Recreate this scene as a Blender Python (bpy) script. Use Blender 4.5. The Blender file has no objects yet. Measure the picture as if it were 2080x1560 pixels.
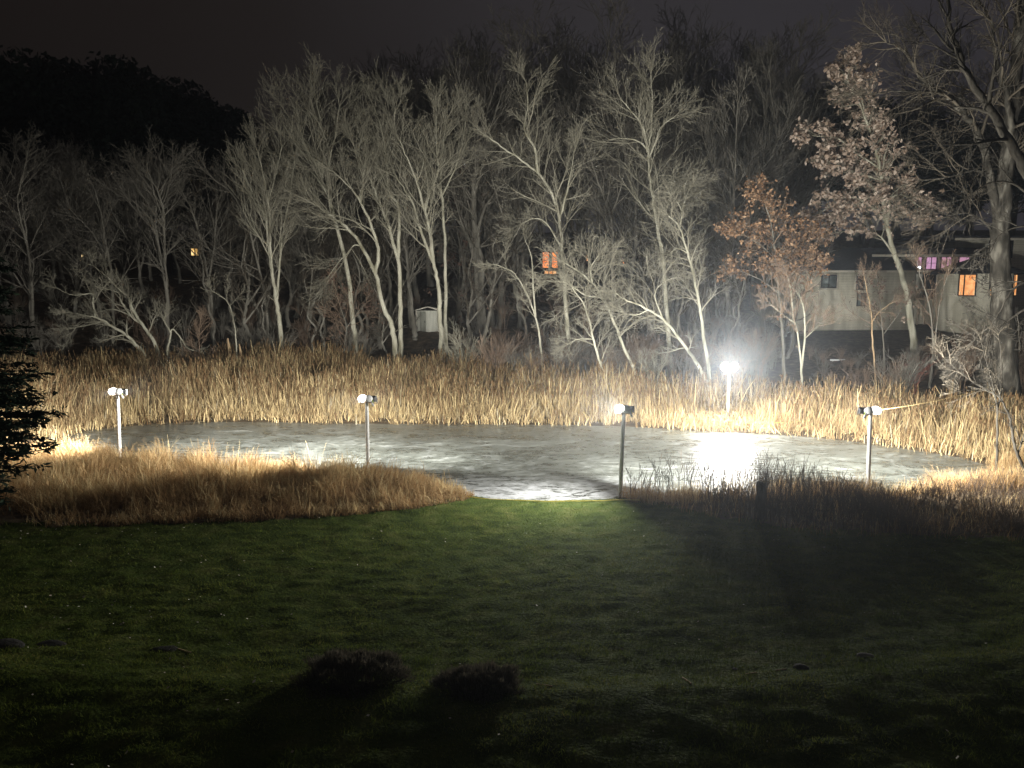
import bpy, bmesh, math, random
import numpy as np
from mathutils import Vector, Matrix

SC = bpy.context.scene
COL = SC.collection
R = math.radians
RND = random.Random(7)
NR = np.random.default_rng(7)

# ------------------------------------------------------------------ camera
F = 1513.0
PITCH = R(7.5)
CAM = Vector((0, 0, 6.0))
FWD = Vector((0, math.cos(PITCH), -math.sin(PITCH)))
UPV = Vector((0, math.sin(PITCH), math.cos(PITCH)))


def ray(px, py):
    return FWD + Vector((1, 0, 0)) * ((px - 1040) / F) + UPV * ((780 - py) / F)


def at(px, py, Y):
    d = ray(px, py)
    return CAM + d * (Y / d.y)


def gnd(px, py, z=0.0):
    d = ray(px, py)
    return CAM + d * ((z - CAM.z) / d.z)


cam_d = bpy.data.cameras.new('camera')
cam_d.sensor_width = 36
cam_d.lens = 36 * F / 2080
cam_d.clip_start = 0.1
cam_d.clip_end = 2000
cam = bpy.data.objects.new('camera', cam_d)
COL.objects.link(cam)
cam.location = CAM
cam.rotation_euler = (R(90) - PITCH, 0, 0)
SC.camera = cam


# ------------------------------------------------------------------ tagging
def tag(o, label=None, cat=None, group=None, kind=None):
    if label: o['label'] = label
    if cat: o['category'] = cat
    if group: o['group'] = group
    if kind: o['kind'] = kind
    return o


def empty(name, loc, label, cat, group=None, rz=0.0):
    o = bpy.data.objects.new(name, None)
    o.empty_display_size = 0.2
    COL.objects.link(o)
    o.location = loc
    o.rotation_euler = (0, 0, rz)
    return tag(o, label, cat, group)


def copy_tree(o, parent=None):
    c = o.copy()
    COL.objects.link(c)
    if parent: c.parent = parent
    for ch in list(o.children):
        copy_tree(ch, c)
    return c


# ------------------------------------------------------------------ materials
def mat(name):
    m = bpy.data.materials.new(name)
    m.use_nodes = True
    nt = m.node_tree
    b = nt.nodes['Principled BSDF']
    return m, nt, b


def N(nt, t, **kw):
    n = nt.nodes.new(t)
    for k, v in kw.items():
        if k.startswith('i_'):
            n.inputs[k[2:].replace('_', ' ')].default_value = v
        else:
            setattr(n, k, v)
    return n


def ramp(nt, fac, stops):
    r = nt.nodes.new('ShaderNodeValToRGB')
    e = r.color_ramp.elements
    e[0].position, e[0].color = stops[0][0], (*stops[0][1], 1)
    e[1].position, e[1].color = stops[-1][0], (*stops[-1][1], 1)
    for p, c in stops[1:-1]:
        x = e.new(p)
        x.color = (*c, 1)
    nt.links.new(fac, r.inputs[0])
    return r.outputs[0]


def noise_mat(name, stops, scale=5.0, detail=6, rough=0.9, bump=0.0, bscale=None, stretch=None, spec=0.2, metal=0.0, dist=0.0):
    m, nt, b = mat(name)
    tc = N(nt, 'ShaderNodeTexCoord')
    src = tc.outputs['Object']
    if stretch:
        mp = N(nt, 'ShaderNodeMapping')
        mp.inputs['Scale'].default_value = stretch
        nt.links.new(src, mp.inputs[0])
        src = mp.outputs[0]
    n = N(nt, 'ShaderNodeTexNoise', i_Scale=scale, i_Detail=detail, i_Distortion=dist)
    nt.links.new(src, n.inputs['Vector'])
    nt.links.new(ramp(nt, n.outputs['Fac'], stops), b.inputs['Base Color'])
    b.inputs['Roughness'].default_value = rough
    b.inputs['Specular IOR Level'].default_value = spec
    b.inputs['Metallic'].default_value = metal
    if bump:
        n2 = N(nt, 'ShaderNodeTexNoise', i_Scale=bscale or scale * 3, i_Detail=5)
        nt.links.new(src, n2.inputs['Vector'])
        bp = N(nt, 'ShaderNodeBump', i_Strength=bump, i_Distance=0.05)
        nt.links.new(n2.outputs['Fac'], bp.inputs['Height'])
        nt.links.new(bp.outputs[0], b.inputs['Normal'])
    return m


def tint_mat(name, stops, rough=0.85, spec=0.15, trans=0.0):
    m, nt, b = mat(name)
    a = N(nt, 'ShaderNodeAttribute', attribute_name='tint')
    c = ramp(nt, a.outputs['Fac'], stops)
    nt.links.new(c, b.inputs['Base Color'])
    b.inputs['Roughness'].default_value = rough
    b.inputs['Specular IOR Level'].default_value = spec
    if trans:
        tr = N(nt, 'ShaderNodeBsdfTranslucent')
        nt.links.new(c, tr.inputs[0])
        mx = N(nt, 'ShaderNodeMixShader')
        mx.inputs[0].default_value = trans
        nt.links.new(b.outputs[0], mx.inputs[1])
        nt.links.new(tr.outputs[0], mx.inputs[2])
        nt.links.new(mx.outputs[0], nt.nodes['Material Output'].inputs[0])
    return m


def emit_mat(name, col, strength, base=(0.8, 0.8, 0.8)):
    m, nt, b = mat(name)
    b.inputs['Base Color'].default_value = (*base, 1)
    b.inputs['Emission Color'].default_value = (*col, 1)
    b.inputs['Emission Strength'].default_value = strength
    b.inputs['Roughness'].default_value = 0.3
    return m


def lit_window_mat(name, c1, c2, strength, scale=1.2):
    """a lit room seen through glass: uneven glow of lamps, curtains and furniture"""
    m, nt, b = mat(name)
    tc = N(nt, 'ShaderNodeTexCoord')
    n = N(nt, 'ShaderNodeTexNoise', i_Scale=scale, i_Detail=4, i_Distortion=0.6)
    nt.links.new(tc.outputs['Object'], n.inputs['Vector'])
    nt.links.new(ramp(nt, n.outputs['Fac'], [(0.32, c1), (0.62, c2)]), b.inputs['Emission Color'])
    b.inputs['Emission Strength'].default_value = strength
    b.inputs['Base Color'].default_value = (0.05, 0.05, 0.05, 1)
    b.inputs['Roughness'].default_value = 0.1
    m.cycles.emission_sampling = 'NONE'
    return m


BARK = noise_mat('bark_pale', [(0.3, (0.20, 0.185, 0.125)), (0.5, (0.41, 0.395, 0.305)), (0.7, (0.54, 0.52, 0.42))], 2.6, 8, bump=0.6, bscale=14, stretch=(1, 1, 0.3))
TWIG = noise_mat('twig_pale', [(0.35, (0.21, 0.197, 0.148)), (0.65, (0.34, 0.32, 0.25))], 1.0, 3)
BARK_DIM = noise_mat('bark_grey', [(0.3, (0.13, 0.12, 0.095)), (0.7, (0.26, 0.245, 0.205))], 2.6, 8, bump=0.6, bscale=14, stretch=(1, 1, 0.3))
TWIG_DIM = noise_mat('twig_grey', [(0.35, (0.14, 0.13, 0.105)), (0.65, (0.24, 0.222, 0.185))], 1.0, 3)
BARK_DARK = noise_mat('bark_dark', [(0.3, (0.03, 0.026, 0.02)), (0.7, (0.08, 0.072, 0.058))], 3, 8, bump=0.6, bscale=14, stretch=(1, 1, 0.3))
TWIG_BROWN = noise_mat('twig_brown', [(0.35, (0.17, 0.12, 0.085)), (0.65, (0.30, 0.22, 0.155))], 0.8, 3)
TWIG_SAP = noise_mat('twig_dull', [(0.35, (0.07, 0.06, 0.045)), (0.65, (0.14, 0.12, 0.09))], 0.8, 3)
TAN = noise_mat('tan_cord', [(0.3, (0.2, 0.14, 0.06)), (0.7, (0.32, 0.24, 0.11))], 30, 2)
TWIG_RED = noise_mat('twig_red', [(0.35, (0.25, 0.085, 0.06)), (0.65, (0.4, 0.17, 0.12))], 0.8, 3)
BARK_OLD = noise_mat('bark_furrowed', [(0.35, (0.02, 0.018, 0.014)), (0.5, (0.05, 0.045, 0.036)), (0.66, (0.15, 0.14, 0.115))], 3.5, 8, bump=1.0, bscale=9, stretch=(1, 1, 0.35))
OAK_LEAF_PINK = tint_mat('oak_leaf_tan', [(0, (0.30, 0.22, 0.16)), (0.5, (0.47, 0.365, 0.29)), (1, (0.64, 0.54, 0.45))], trans=0.2, spec=0.05)
OAK_LEAF_RUST = tint_mat('oak_leaf_rust', [(0, (0.22, 0.125, 0.07)), (0.5, (0.37, 0.225, 0.13)), (1, (0.48, 0.33, 0.21))], trans=0.2, spec=0.05)
LEAF_DIM = tint_mat('leaf_dull', [(0, (0.11, 0.065, 0.05)), (1, (0.24, 0.16, 0.12))], trans=0.2)
REED = tint_mat('reed', [(0, (0.13, 0.075, 0.035)), (0.3, (0.31, 0.225, 0.12)), (0.6, (0.50, 0.385, 0.205)), (0.85, (0.68, 0.54, 0.29)), (1, (0.42, 0.37, 0.27))], trans=0.15, spec=0.05)
SEDGE = tint_mat('sedge', [(0, (0.15, 0.085, 0.042)), (0.4, (0.34, 0.215, 0.105)), (0.75, (0.46, 0.31, 0.15)), (1, (0.62, 0.5, 0.28))], trans=0.42, spec=0.05)
WEED = tint_mat('weed', [(0, (0.06, 0.045, 0.035)), (0.5, (0.15, 0.11, 0.08)), (1, (0.3, 0.22, 0.14))])
GRASS = tint_mat('grass_blade', [(0, (0.06, 0.095, 0.016)), (0.5, (0.14, 0.185, 0.034)), (0.85, (0.23, 0.255, 0.055)), (1, (0.32, 0.28, 0.10))], trans=0.3, spec=0.03, rough=0.8)
NEEDLE = tint_mat('needles', [(0, (0.01, 0.02, 0.012)), (1, (0.025, 0.045, 0.025))])
EVERGREEN = tint_mat('evergreen_foliage', [(0, (0.008, 0.014, 0.010)), (1, (0.022, 0.032, 0.022))])
SHRUB_LEAF = tint_mat('clipped_shrub', [(0, (0.05, 0.05, 0.035)), (1, (0.2, 0.17, 0.125))], trans=0.35)
LITTER = tint_mat('pale_leaves', [(0, (0.35, 0.3, 0.22)), (1, (0.75, 0.72, 0.62))])
PVC = noise_mat('white_pipe', [(0.35, (0.66, 0.66, 0.63)), (0.7, (0.8, 0.8, 0.78))], 6, 4, rough=0.35, spec=0.5, stretch=(1, 1, 0.25))
PLASTIC = noise_mat('white_plastic', [(0.3, (0.7, 0.71, 0.7)), (0.7, (0.82, 0.82, 0.81))], 9, 3, rough=0.4, spec=0.5)
HOUSING = noise_mat('dark_aluminium', [(0.3, (0.05, 0.052, 0.055)), (0.7, (0.10, 0.10, 0.105))], 20, 3, rough=0.5, spec=0.5)
BOARD = noise_mat('weathered_board', [(0.3, (0.3, 0.24, 0.17)), (0.7, (0.5, 0.42, 0.32))], 3, 6, stretch=(0.4, 4, 4), bump=0.3)
YELLOW = noise_mat('yellow_cord', [(0.3, (0.55, 0.42, 0.08)), (0.7, (0.75, 0.62, 0.16))], 30, 2, rough=0.6)
GREENC = noise_mat('green_cord', [(0.3, (0.3, 0.42, 0.05)), (0.7, (0.45, 0.58, 0.1))], 30, 2, rough=0.5)
STONE = noise_mat('stone', [(0.3, (0.09, 0.088, 0.08)), (0.7, (0.24, 0.235, 0.22))], 7, 8, bump=0.5)
DARKROCK = noise_mat('dark_stone', [(0.3, (0.02, 0.02, 0.018)), (0.7, (0.05, 0.048, 0.042))], 7, 8, bump=0.5)
DEADWOOD = noise_mat('dead_wood', [(0.3, (0.05, 0.04, 0.03)), (0.7, (0.16, 0.125, 0.09))], 5, 8, bump=0.8, stretch=(1, 1, 0.25))
PALEWOOD = noise_mat('split_wood', [(0.3, (0.35, 0.24, 0.13)), (0.7, (0.58, 0.43, 0.26))], 5, 6, bump=0.5, stretch=(1, 1, 0.25))
LED_DOME = emit_mat('led_diffuser', (1.0, 0.98, 0.92), 22)
LED_DOME.cycles.emission_sampling = 'NONE'
LED_SHELL = emit_mat('lit_white_shell', (1.0, 0.98, 0.93), 4)
LED_SHELL.cycles.emission_sampling = 'NONE'
LED = emit_mat('led_panel', (0.95, 0.98, 1.0), 60)


# ------------------------------------------------------------------ mesh building
class Acc:
    """collects quads; every quad set carries a per-vertex tint"""
    def __init__(s):
        s.v, s.q, s.t, s.n = [], [], [], 0

    def add(s, V, Q, T=0.5):
        V = np.asarray(V, float).reshape(-1, 3)
        Q = np.asarray(Q, np.int64).reshape(-1, 4)
        s.v.append(V)
        s.q.append(Q + s.n)
        s.t.append(np.broadcast_to(np.asarray(T, float), (len(V),)).copy())
        s.n += len(V)

    def build(s, name, material, parent=None, origin=(0, 0, 0), smooth=False):
        me = bpy.data.meshes.new(name)
        if s.v:
            V = np.concatenate(s.v) - np.asarray(origin)
            Q = np.concatenate(s.q)
            T = np.concatenate(s.t)
            me.vertices.add(len(V))
            me.vertices.foreach_set('co', V.astype(np.float32).ravel())
            me.loops.add(len(Q) * 4)
            me.loops.foreach_set('vertex_index', Q.astype(np.int32).ravel())
            me.polygons.add(len(Q))
            me.polygons.foreach_set('loop_start', np.arange(0, len(Q) * 4, 4, dtype=np.int32))
            a = me.attributes.new('tint', 'FLOAT', 'POINT')
            a.data.foreach_set('value', T.astype(np.float32))
            if smooth:
                me.polygons.foreach_set('use_smooth', np.ones(len(Q), bool))
            me.update(calc_edges=True)
            me.validate()
        o = bpy.data.objects.new(name, me)
        COL.objects.link(o)
        me.materials.append(material)
        if parent:
            o.parent = parent
        else:
            o.location = origin
        return o


def tubes(acc, polys, sides, tint=0.5):
    """polys: list of (pts, radii) -> tapered tubes, batched by point count"""
    groups = {}
    for p, r in polys:
        groups.setdefault(len(p), []).append((p, r))
    ang = np.arange(sides) * (2 * math.pi / sides)
    ca, sa = np.cos(ang), np.sin(ang)
    for k, lst in groups.items():
        P = np.array([[tuple(q) for q in p] for p, r in lst], float)
        Rr = np.array([r for p, r in lst], float)
        n = len(P)
        T = np.empty_like(P)
        T[:, 1:-1] = P[:, 2:] - P[:, :-2]
        T[:, 0] = P[:, 1] - P[:, 0]
        T[:, -1] = P[:, -1] - P[:, -2]
        T /= np.linalg.norm(T, axis=2, keepdims=True) + 1e-9
        mean = P[:, -1] - P[:, 0]
        ref = np.where(np.abs(mean[:, 2:3]) > 0.7 * np.linalg.norm(mean, axis=1, keepdims=True),
                       np.array([[1.0, 0.13, 0.0]]), np.array([[0.05, 0.1, 1.0]]))
        U = np.cross(T, ref[:, None, :])
        U /= np.linalg.norm(U, axis=2, keepdims=True) + 1e-9
        W = np.cross(T, U)
        ring = P[:, :, None, :] + Rr[:, :, None, None] * (U[:, :, None, :] * ca[None, None, :, None] + W[:, :, None, :] * sa[None, None, :, None])
        V = ring.reshape(-1, 3)
        i = np.arange(n)[:, None, None] * (k * sides)
        j = np.arange(k - 1)[None, :, None] * sides
        s0 = np.arange(sides)[None, None, :]
        s1 = (s0 + 1) % sides
        a = i + j + s0
        b = i + j + s1
        Q = np.stack([a, b, b + sides, a + sides], axis=-1).reshape(-1, 4)
        acc.add(V, Q, tint)


def ribbons(acc, base, L, W, az, lean, bend, tint, k=4, tip=0.0):
    """blades: base (n,3), length, width, azimuth of lean, initial lean, bend per metre"""
    n = len(base)
    t = np.linspace(0, 1, k)
    th = lean[:, None] + bend[:, None] * t[None, :]
    ds = (L / (k - 1))[:, None]
    dx = np.sin(th) * ds
    dz = np.cos(th) * ds
    hx = np.concatenate([np.zeros((n, 1)), np.cumsum(dx[:, :-1], 1)], 1)
    hz = np.concatenate([np.zeros((n, 1)), np.cumsum(dz[:, :-1], 1)], 1)
    ca, sa = np.cos(az)[:, None], np.sin(az)[:, None]
    C = np.stack([base[:, 0:1] + hx * ca, base[:, 1:2] + hx * sa, base[:, 2:3] + np.maximum(hz, -0.02)], -1)
    wa = az + NR.uniform(0.3, 2.8, n)
    side = np.stack([np.cos(wa), np.sin(wa), np.zeros(n)], -1)[:, None, :]
    w = (W[:, None] * (1 - 0.8 * t[None, :] ** 1.6))[:, :, None] * 0.5
    V = np.stack([C - side * w, C + side * w], 2).reshape(-1, 3)
    i = np.arange(n)[:, None] * (2 * k)
    j = np.arange(k - 1)[None, :] * 2
    a = i + j
    Q = np.stack([a, a + 1, a + 3, a + 2], -1).reshape(-1, 4)
    acc.add(V, Q, np.clip(np.repeat(tint, 2 * k) + np.tile(np.repeat(t * tip - tip * 0.3, 2), n), 0, 1))
    return C[:, -1]


def box(acc, c0, c1, rot=None, piv=None):
    x0, y0, z0 = c0
    x1, y1, z1 = c1
    V = np.array([(x0, y0, z0), (x1, y0, z0), (x1, y1, z0), (x0, y1, z0), (x0, y0, z1), (x1, y0, z1), (x1, y1, z1), (x0, y1, z1)], float)
    if rot is not None:
        M = np.array(rot.to_3x3())
        pv = np.array(piv if piv is not None else (0, 0, 0), float)
        V = (V - pv) @ M.T + pv
    acc.add(V, [(0, 3, 2, 1), (4, 5, 6, 7), (0, 1, 5, 4), (1, 2, 6, 5), (2, 3, 7, 6), (3, 0, 4, 7)])


def bm_obj(name, bm, material, parent=None, loc=(0, 0, 0), bevel=0.0, smooth=False):
    if bevel:
        bmesh.ops.bevel(bm, geom=bm.edges[:], offset=bevel, segments=2, affect='EDGES', profile=0.5)
    me = bpy.data.meshes.new(name)
    bm.to_mesh(me)
    bm.free()
    if smooth:
        for p in me.polygons: p.use_smooth = True
    o = bpy.data.objects.new(name, me)
    COL.objects.link(o)
    me.materials.append(material)
    o.location = loc
    if parent: o.parent = parent
    return o


def bm_box(sx, sy, sz, M=None):
    bm = bmesh.new()
    bmesh.ops.create_cube(bm, size=1, matrix=(M or Matrix()) @ Matrix.Diagonal((sx, sy, sz, 1)))
    return bm


# ------------------------------------------------------------------ terrain
def vnoise(x, y, s, seed=0):
    x = np.asarray(x, float) / s + 1000.3
    y = np.asarray(y, float) / s + 1000.7
    xi, yi = np.floor(x).astype(np.int64), np.floor(y).astype(np.int64)
    fx, fy = x - xi, y - yi
    fx = fx * fx * (3 - 2 * fx)
    fy = fy * fy * (3 - 2 * fy)

    def h(a, b):
        v = (a * 374761393 + b * 668265263 + seed * 362437) & 0xffffffff
        v = ((v ^ (v >> 13)) * 1274126177) & 0xffffffff
        return ((v ^ (v >> 16)) & 0xffff) / 65535.0
    return (h(xi, yi) * (1 - fx) + h(xi + 1, yi) * fx) * (1 - fy) + (h(xi, yi + 1) * (1 - fx) + h(xi + 1, yi + 1) * fx) * fy


def sstep(a, b, x):
    t = np.clip((x - a) / (b - a), 0, 1)
    return t * t * (3 - 2 * t)


SHORE_PX = [(120, 900), (150, 912), (243, 938), (400, 955), (560, 958), (748, 966), (880, 985), (945, 1004), (1000, 1013), (1120, 1016), (1240, 1013), (1290, 1006),
            (1400, 1004), (1550, 1006), (1765, 1004), (1850, 1000), (1930, 986), (2000, 972), (2030, 960), (2015, 950), (1950, 930), (1870, 917),
            (1800, 906), (1730, 897), (1650, 889), (1590, 884), (1530, 881), (1460, 878), (1400, 875), (1300, 868), (1200, 865), (1100, 863), (1000, 862),
            (850, 862), (700, 861), (560, 858), (420, 857), (300, 862), (200, 872), (130, 886)]
_sh = [gnd(*p) for p in SHORE_PX]
SHORE = np.array([(p.x, p.y) for p in _sh])


def shore_sd(x, y):
    """signed distance to the pond outline, negative inside"""
    x = np.asarray(x, float).ravel()
    y = np.asarray(y, float).ravel()
    d2 = np.full(len(x), 1e9)
    ins = np.zeros(len(x), bool)
    n = len(SHORE)
    for i in range(n):
        ax, ay = SHORE[i]
        bx, by = SHORE[(i + 1) % n]
        ex, ey = bx - ax, by - ay
        t = np.clip(((x - ax) * ex + (y - ay) * ey) / (ex * ex + ey * ey), 0, 1)
        d2 = np.minimum(d2, (x - ax - t * ex) ** 2 + (y - ay - t * ey) ** 2)
        c = ((ay > y) != (by > y)) & (x < (bx - ax) * (y - ay) / (by - ay + 1e-12) + ax)
        ins ^= c
    d = np.sqrt(d2)
    return np.where(ins, -d, d)


def natural(x, y):
    crest = 8.7 + 0.022 * (x - 0.5) ** 2 * np.where(x > 0, 1.0, 0.45)
    s = y - crest
    near = np.interp(s, [-30, -6, -0.8, 0.0, 0.7, 1.8, 3.2, 6.0, 9, 12.5, 30], [0.9, 0.96, 1.01, 0.98, 0.78, 0.58, 0.44, 0.28, 0.16, 0.07, 0.05])
    farL = np.interp(y, [20, 33, 40, 44, 47, 52, 60, 75, 95, 130, 400], [0.06, 0.08, 0.3, 0.6, 1.3, 2.85, 4.2, 7.2, 12.5, 15, 15])
    farR = np.interp(y, [20, 30, 36, 42, 47, 52, 60, 70, 95, 130, 400], [0.06, 0.08, 0.35, 0.8, 1.3, 1.7, 2.1, 3.2, 12.5, 15, 15])
    w = sstep(9, 17, x)
    far = farL * (1 - w) + farR * w
    f = sstep(21, 25, y)
    side = sstep(16, 24, np.abs(x)) * sstep(14, 22, y) * 0.35
    return near * (1 - f) + far * f + side


def height(x, y):
    shp = np.shape(x)
    x = np.asarray(x, float).ravel()
    y = np.asarray(y, float).ravel()
    z = natural(x, y)
    lump = (vnoise(x, y, 2.4, 1) - 0.5) * 0.04 + (vnoise(x * 0.8, y * 1.2, 0.5, 2) - 0.5) * 0.022 + (vnoise(x * 0.7, y * 1.3, 0.2, 3) - 0.5) * 0.055
    z = z + lump * (1 + sstep(40, 60, y) * 3)
    near_p = (np.abs(x) < 30) & (y > 12) & (y < 42)
    if near_p.any():
        sd = np.full(len(x), 9.0)
        sd[near_p] = shore_sd(x[near_p], y[near_p])
        w = sstep(0.0, 1.3, sd)
        zin = np.maximum(-0.5, sd * 0.25)
        z = np.where(sd < 0, zin, (z + 0.02) * w + 0.015 * (1 - w) * np.minimum(sd * 4, 1))
    return z.reshape(shp)


def hz(x, y):
    return float(height(np.array([x]), np.array([y]))[0])


def grid_axis(parts):
    out = []
    for a, b, s in parts:
        out += list(np.arange(a, b, s))
    return np.array(out)


xs = grid_axis([(-400, -80, 40), (-80, -24, 4), (-24, -12, 0.4), (-12, 12, 0.11), (12, 24, 0.4), (24, 80, 4), (80, 401, 40)])
ys = grid_axis([(-60, -4, 8), (-4, 5, 1), (5, 21.5, 0.11), (21.5, 36, 0.3), (36, 64, 0.8), (64, 150, 4), (150, 601, 45)])
GX, GY = np.meshgrid(xs, ys)
GZ = height(GX, GY)
ga = Acc()
nx, ny = len(xs), len(ys)
ii = (np.arange(ny - 1)[:, None] * nx + np.arange(nx - 1)[None, :])
GQ = np.stack([ii, ii + 1, ii + 1 + nx, ii + nx], -1).reshape(-1, 4)
ga.add(np.stack([GX, GY, GZ], -1).reshape(-1, 3), GQ)
LAWN = noise_mat('lawn_soil', [(0.3, (0.03, 0.045, 0.012)), (0.5, (0.06, 0.085, 0.02)), (0.75, (0.11, 0.12, 0.038))], 2.2, 10, bump=1.0, bscale=18, spec=0.03)
FLOOR = noise_mat('leaf_litter', [(0.3, (0.045, 0.032, 0.02)), (0.55, (0.10, 0.075, 0.048)), (0.75, (0.2, 0.15, 0.09))], 3.0, 10, bump=1.0, bscale=14)
ground = ga.build('ground', LAWN, smooth=True)
ground.data.materials.append(FLOOR)
cy = (GY[:-1, :-1] + GY[1:, 1:]).ravel() / 2
cx = (GX[:-1, :-1] + GX[1:, 1:]).ravel() / 2


def lawn_edge(x):
    """distance (y) at which mown lawn stops and bank growth starts"""
    return np.interp(x, [-20, -13, -9, -5, -2.6, -1.3, -0.9, 2.6, 3.3, 4.5, 7, 12, 20], [17.2, 17.3, 17.8, 18.4, 19.2, 20.2, 22, 22, 20.4, 19.0, 17.2, 16.0, 15.5])


lawn_mask = cy < lawn_edge(cx) + (vnoise(cx, cy, 0.6, 9) - 0.5) * 0.6
mi = np.where(lawn_mask, 0, 1).astype(np.int32)
ground.data.polygons.foreach_set('material_index', mi)
tag(ground, 'dark uneven ground: mown lawn in front, leaf strewn soil beyond the pond', 'ground', kind='structure')

# ------------------------------------------------------------------ frozen pond
m, nt, b = mat('pond_ice')
tc = N(nt, 'ShaderNodeTexCoord')
mp = N(nt, 'ShaderNodeMapping')
mp.inputs['Scale'].default_value = (0.30, 0.62, 1)
nt.links.new(tc.outputs['Object'], mp.inputs[0])
n1 = N(nt, 'ShaderNodeTexNoise', i_Scale=0.55, i_Detail=5, i_Distortion=1.6)
n2 = N(nt, 'ShaderNodeTexNoise', i_Scale=2.2, i_Detail=9, i_Roughness=0.68, i_Distortion=2.6)
n3 = N(nt, 'ShaderNodeTexNoise', i_Scale=13, i_Detail=8, i_Roughness=0.7, i_Distortion=1.0)
for n in (n1, n2, n3): nt.links.new(mp.outputs[0], n.inputs['Vector'])
sep = N(nt, 'ShaderNodeSeparateXYZ')
nt.links.new(tc.outputs['Object'], sep.inputs[0])


def M_(op, a, b_, clamp=False):
    q = N(nt, 'ShaderNodeMath', operation=op, use_clamp=clamp)
    for i, v in enumerate((a, b_)):
        if isinstance(v, (int, float)): q.inputs[i].default_value = v
        else: nt.links.new(v, q.inputs[i])
    return q.outputs[0]


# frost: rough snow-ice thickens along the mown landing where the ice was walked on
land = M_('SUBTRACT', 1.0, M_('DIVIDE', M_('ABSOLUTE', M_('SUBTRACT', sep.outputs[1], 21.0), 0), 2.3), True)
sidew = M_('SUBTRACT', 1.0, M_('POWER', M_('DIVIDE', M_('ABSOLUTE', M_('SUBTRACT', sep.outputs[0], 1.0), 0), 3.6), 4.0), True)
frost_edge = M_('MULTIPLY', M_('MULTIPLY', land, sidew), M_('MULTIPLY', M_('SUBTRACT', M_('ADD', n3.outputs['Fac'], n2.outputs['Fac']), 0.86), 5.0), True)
pat = M_('ADD', M_('MULTIPLY', n1.outputs['Fac'], 0.35), M_('MULTIPLY', n2.outputs['Fac'], 0.65))
pat = M_('ADD', pat, M_('MULTIPLY', M_('SUBTRACT', n3.outputs['Fac'], 0.5), 0.3))
base = ramp(nt, pat, [(0.36, (0.042, 0.046, 0.040)), (0.46, (0.074, 0.080, 0.071)), (0.54, (0.118, 0.127, 0.115)), (0.62, (0.22, 0.232, 0.215)), (0.7, (0.36, 0.375, 0.355))])
vor = N(nt, 'ShaderNodeTexVoronoi', feature='DISTANCE_TO_EDGE', i_Scale=0.55)
wv = N(nt, 'ShaderNodeVectorMath', operation='ADD')
nt.links.new(tc.outputs['Object'], wv.inputs[0])
wn = N(nt, 'ShaderNodeTexNoise', i_Scale=0.6, i_Detail=3)
nt.links.new(tc.outputs['Object'], wn.inputs['Vector'])
ws = N(nt, 'ShaderNodeVectorMath', operation='SCALE')
ws.inputs['Scale'].default_value = 2.5
nt.links.new(wn.outputs['Color'], ws.inputs[0])
nt.links.new(ws.outputs[0], wv.inputs[1])
nt.links.new(wv.outputs[0], vor.inputs['Vector'])
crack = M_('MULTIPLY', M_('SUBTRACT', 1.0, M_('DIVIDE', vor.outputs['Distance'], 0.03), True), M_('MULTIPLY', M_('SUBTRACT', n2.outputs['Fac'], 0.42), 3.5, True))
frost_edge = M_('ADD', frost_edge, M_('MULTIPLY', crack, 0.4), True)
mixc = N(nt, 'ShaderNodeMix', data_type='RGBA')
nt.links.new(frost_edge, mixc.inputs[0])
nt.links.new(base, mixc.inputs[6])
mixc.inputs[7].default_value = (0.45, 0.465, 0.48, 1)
nt.links.new(mixc.outputs[2], b.inputs['Base Color'])
rg = N(nt, 'ShaderNodeMapRange')
rg.inputs['From Min'].default_value, rg.inputs['From Max'].default_value = 0.35, 0.65
rg.inputs['To Min'].default_value, rg.inputs['To Max'].default_value = 0.20, 0.42
nt.links.new(pat, rg.inputs[0])
nt.links.new(rg.outputs[0], b.inputs['Roughness'])
bp = N(nt, 'ShaderNodeBump', i_Strength=0.22, i_Distance=0.03)
nt.links.new(n3.outputs['Fac'], bp.inputs['Height'])
nt.links.new(bp.outputs[0], b.inputs['Normal'])
b.inputs['IOR'].default_value = 1.31
ICE = m
bm = bmesh.new()
cxm, cym = SHORE.mean(0)
vs = []
for (x, y) in SHORE:
    d = Vector((x - cxm, y - cym))
    d = d * (1 + 0.35 / d.length)
    vs.append(bm.verts.new((cxm + d.x, cym + d.y, 0.0)))
bm.faces.new(vs)
bmesh.ops.triangulate(bm, faces=bm.faces[:])
bmesh.ops.recalc_face_normals(bm, faces=bm.faces[:])
for f in bm.faces:
    if f.normal.z < 0: f.normal_flip()
pond = bm_obj('pond', bm, ICE)
tag(pond, 'frozen pond with grey swirled ice and a frosty white near edge', 'pond', kind='structure')


# ------------------------------------------------------------------ scatter helpers
def scatter(n, x0, x1, y0, y1, keep):
    X = NR.uniform(x0, x1, n)
    Y = NR.uniform(y0, y1, n)
    k = keep(X, Y)
    X, Y = X[k], Y[k]
    return X, Y, height(X, Y)


def in_view(X, Y, mg=0.06):
    return np.abs(X) < Y * (0.6874 + mg)


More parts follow.
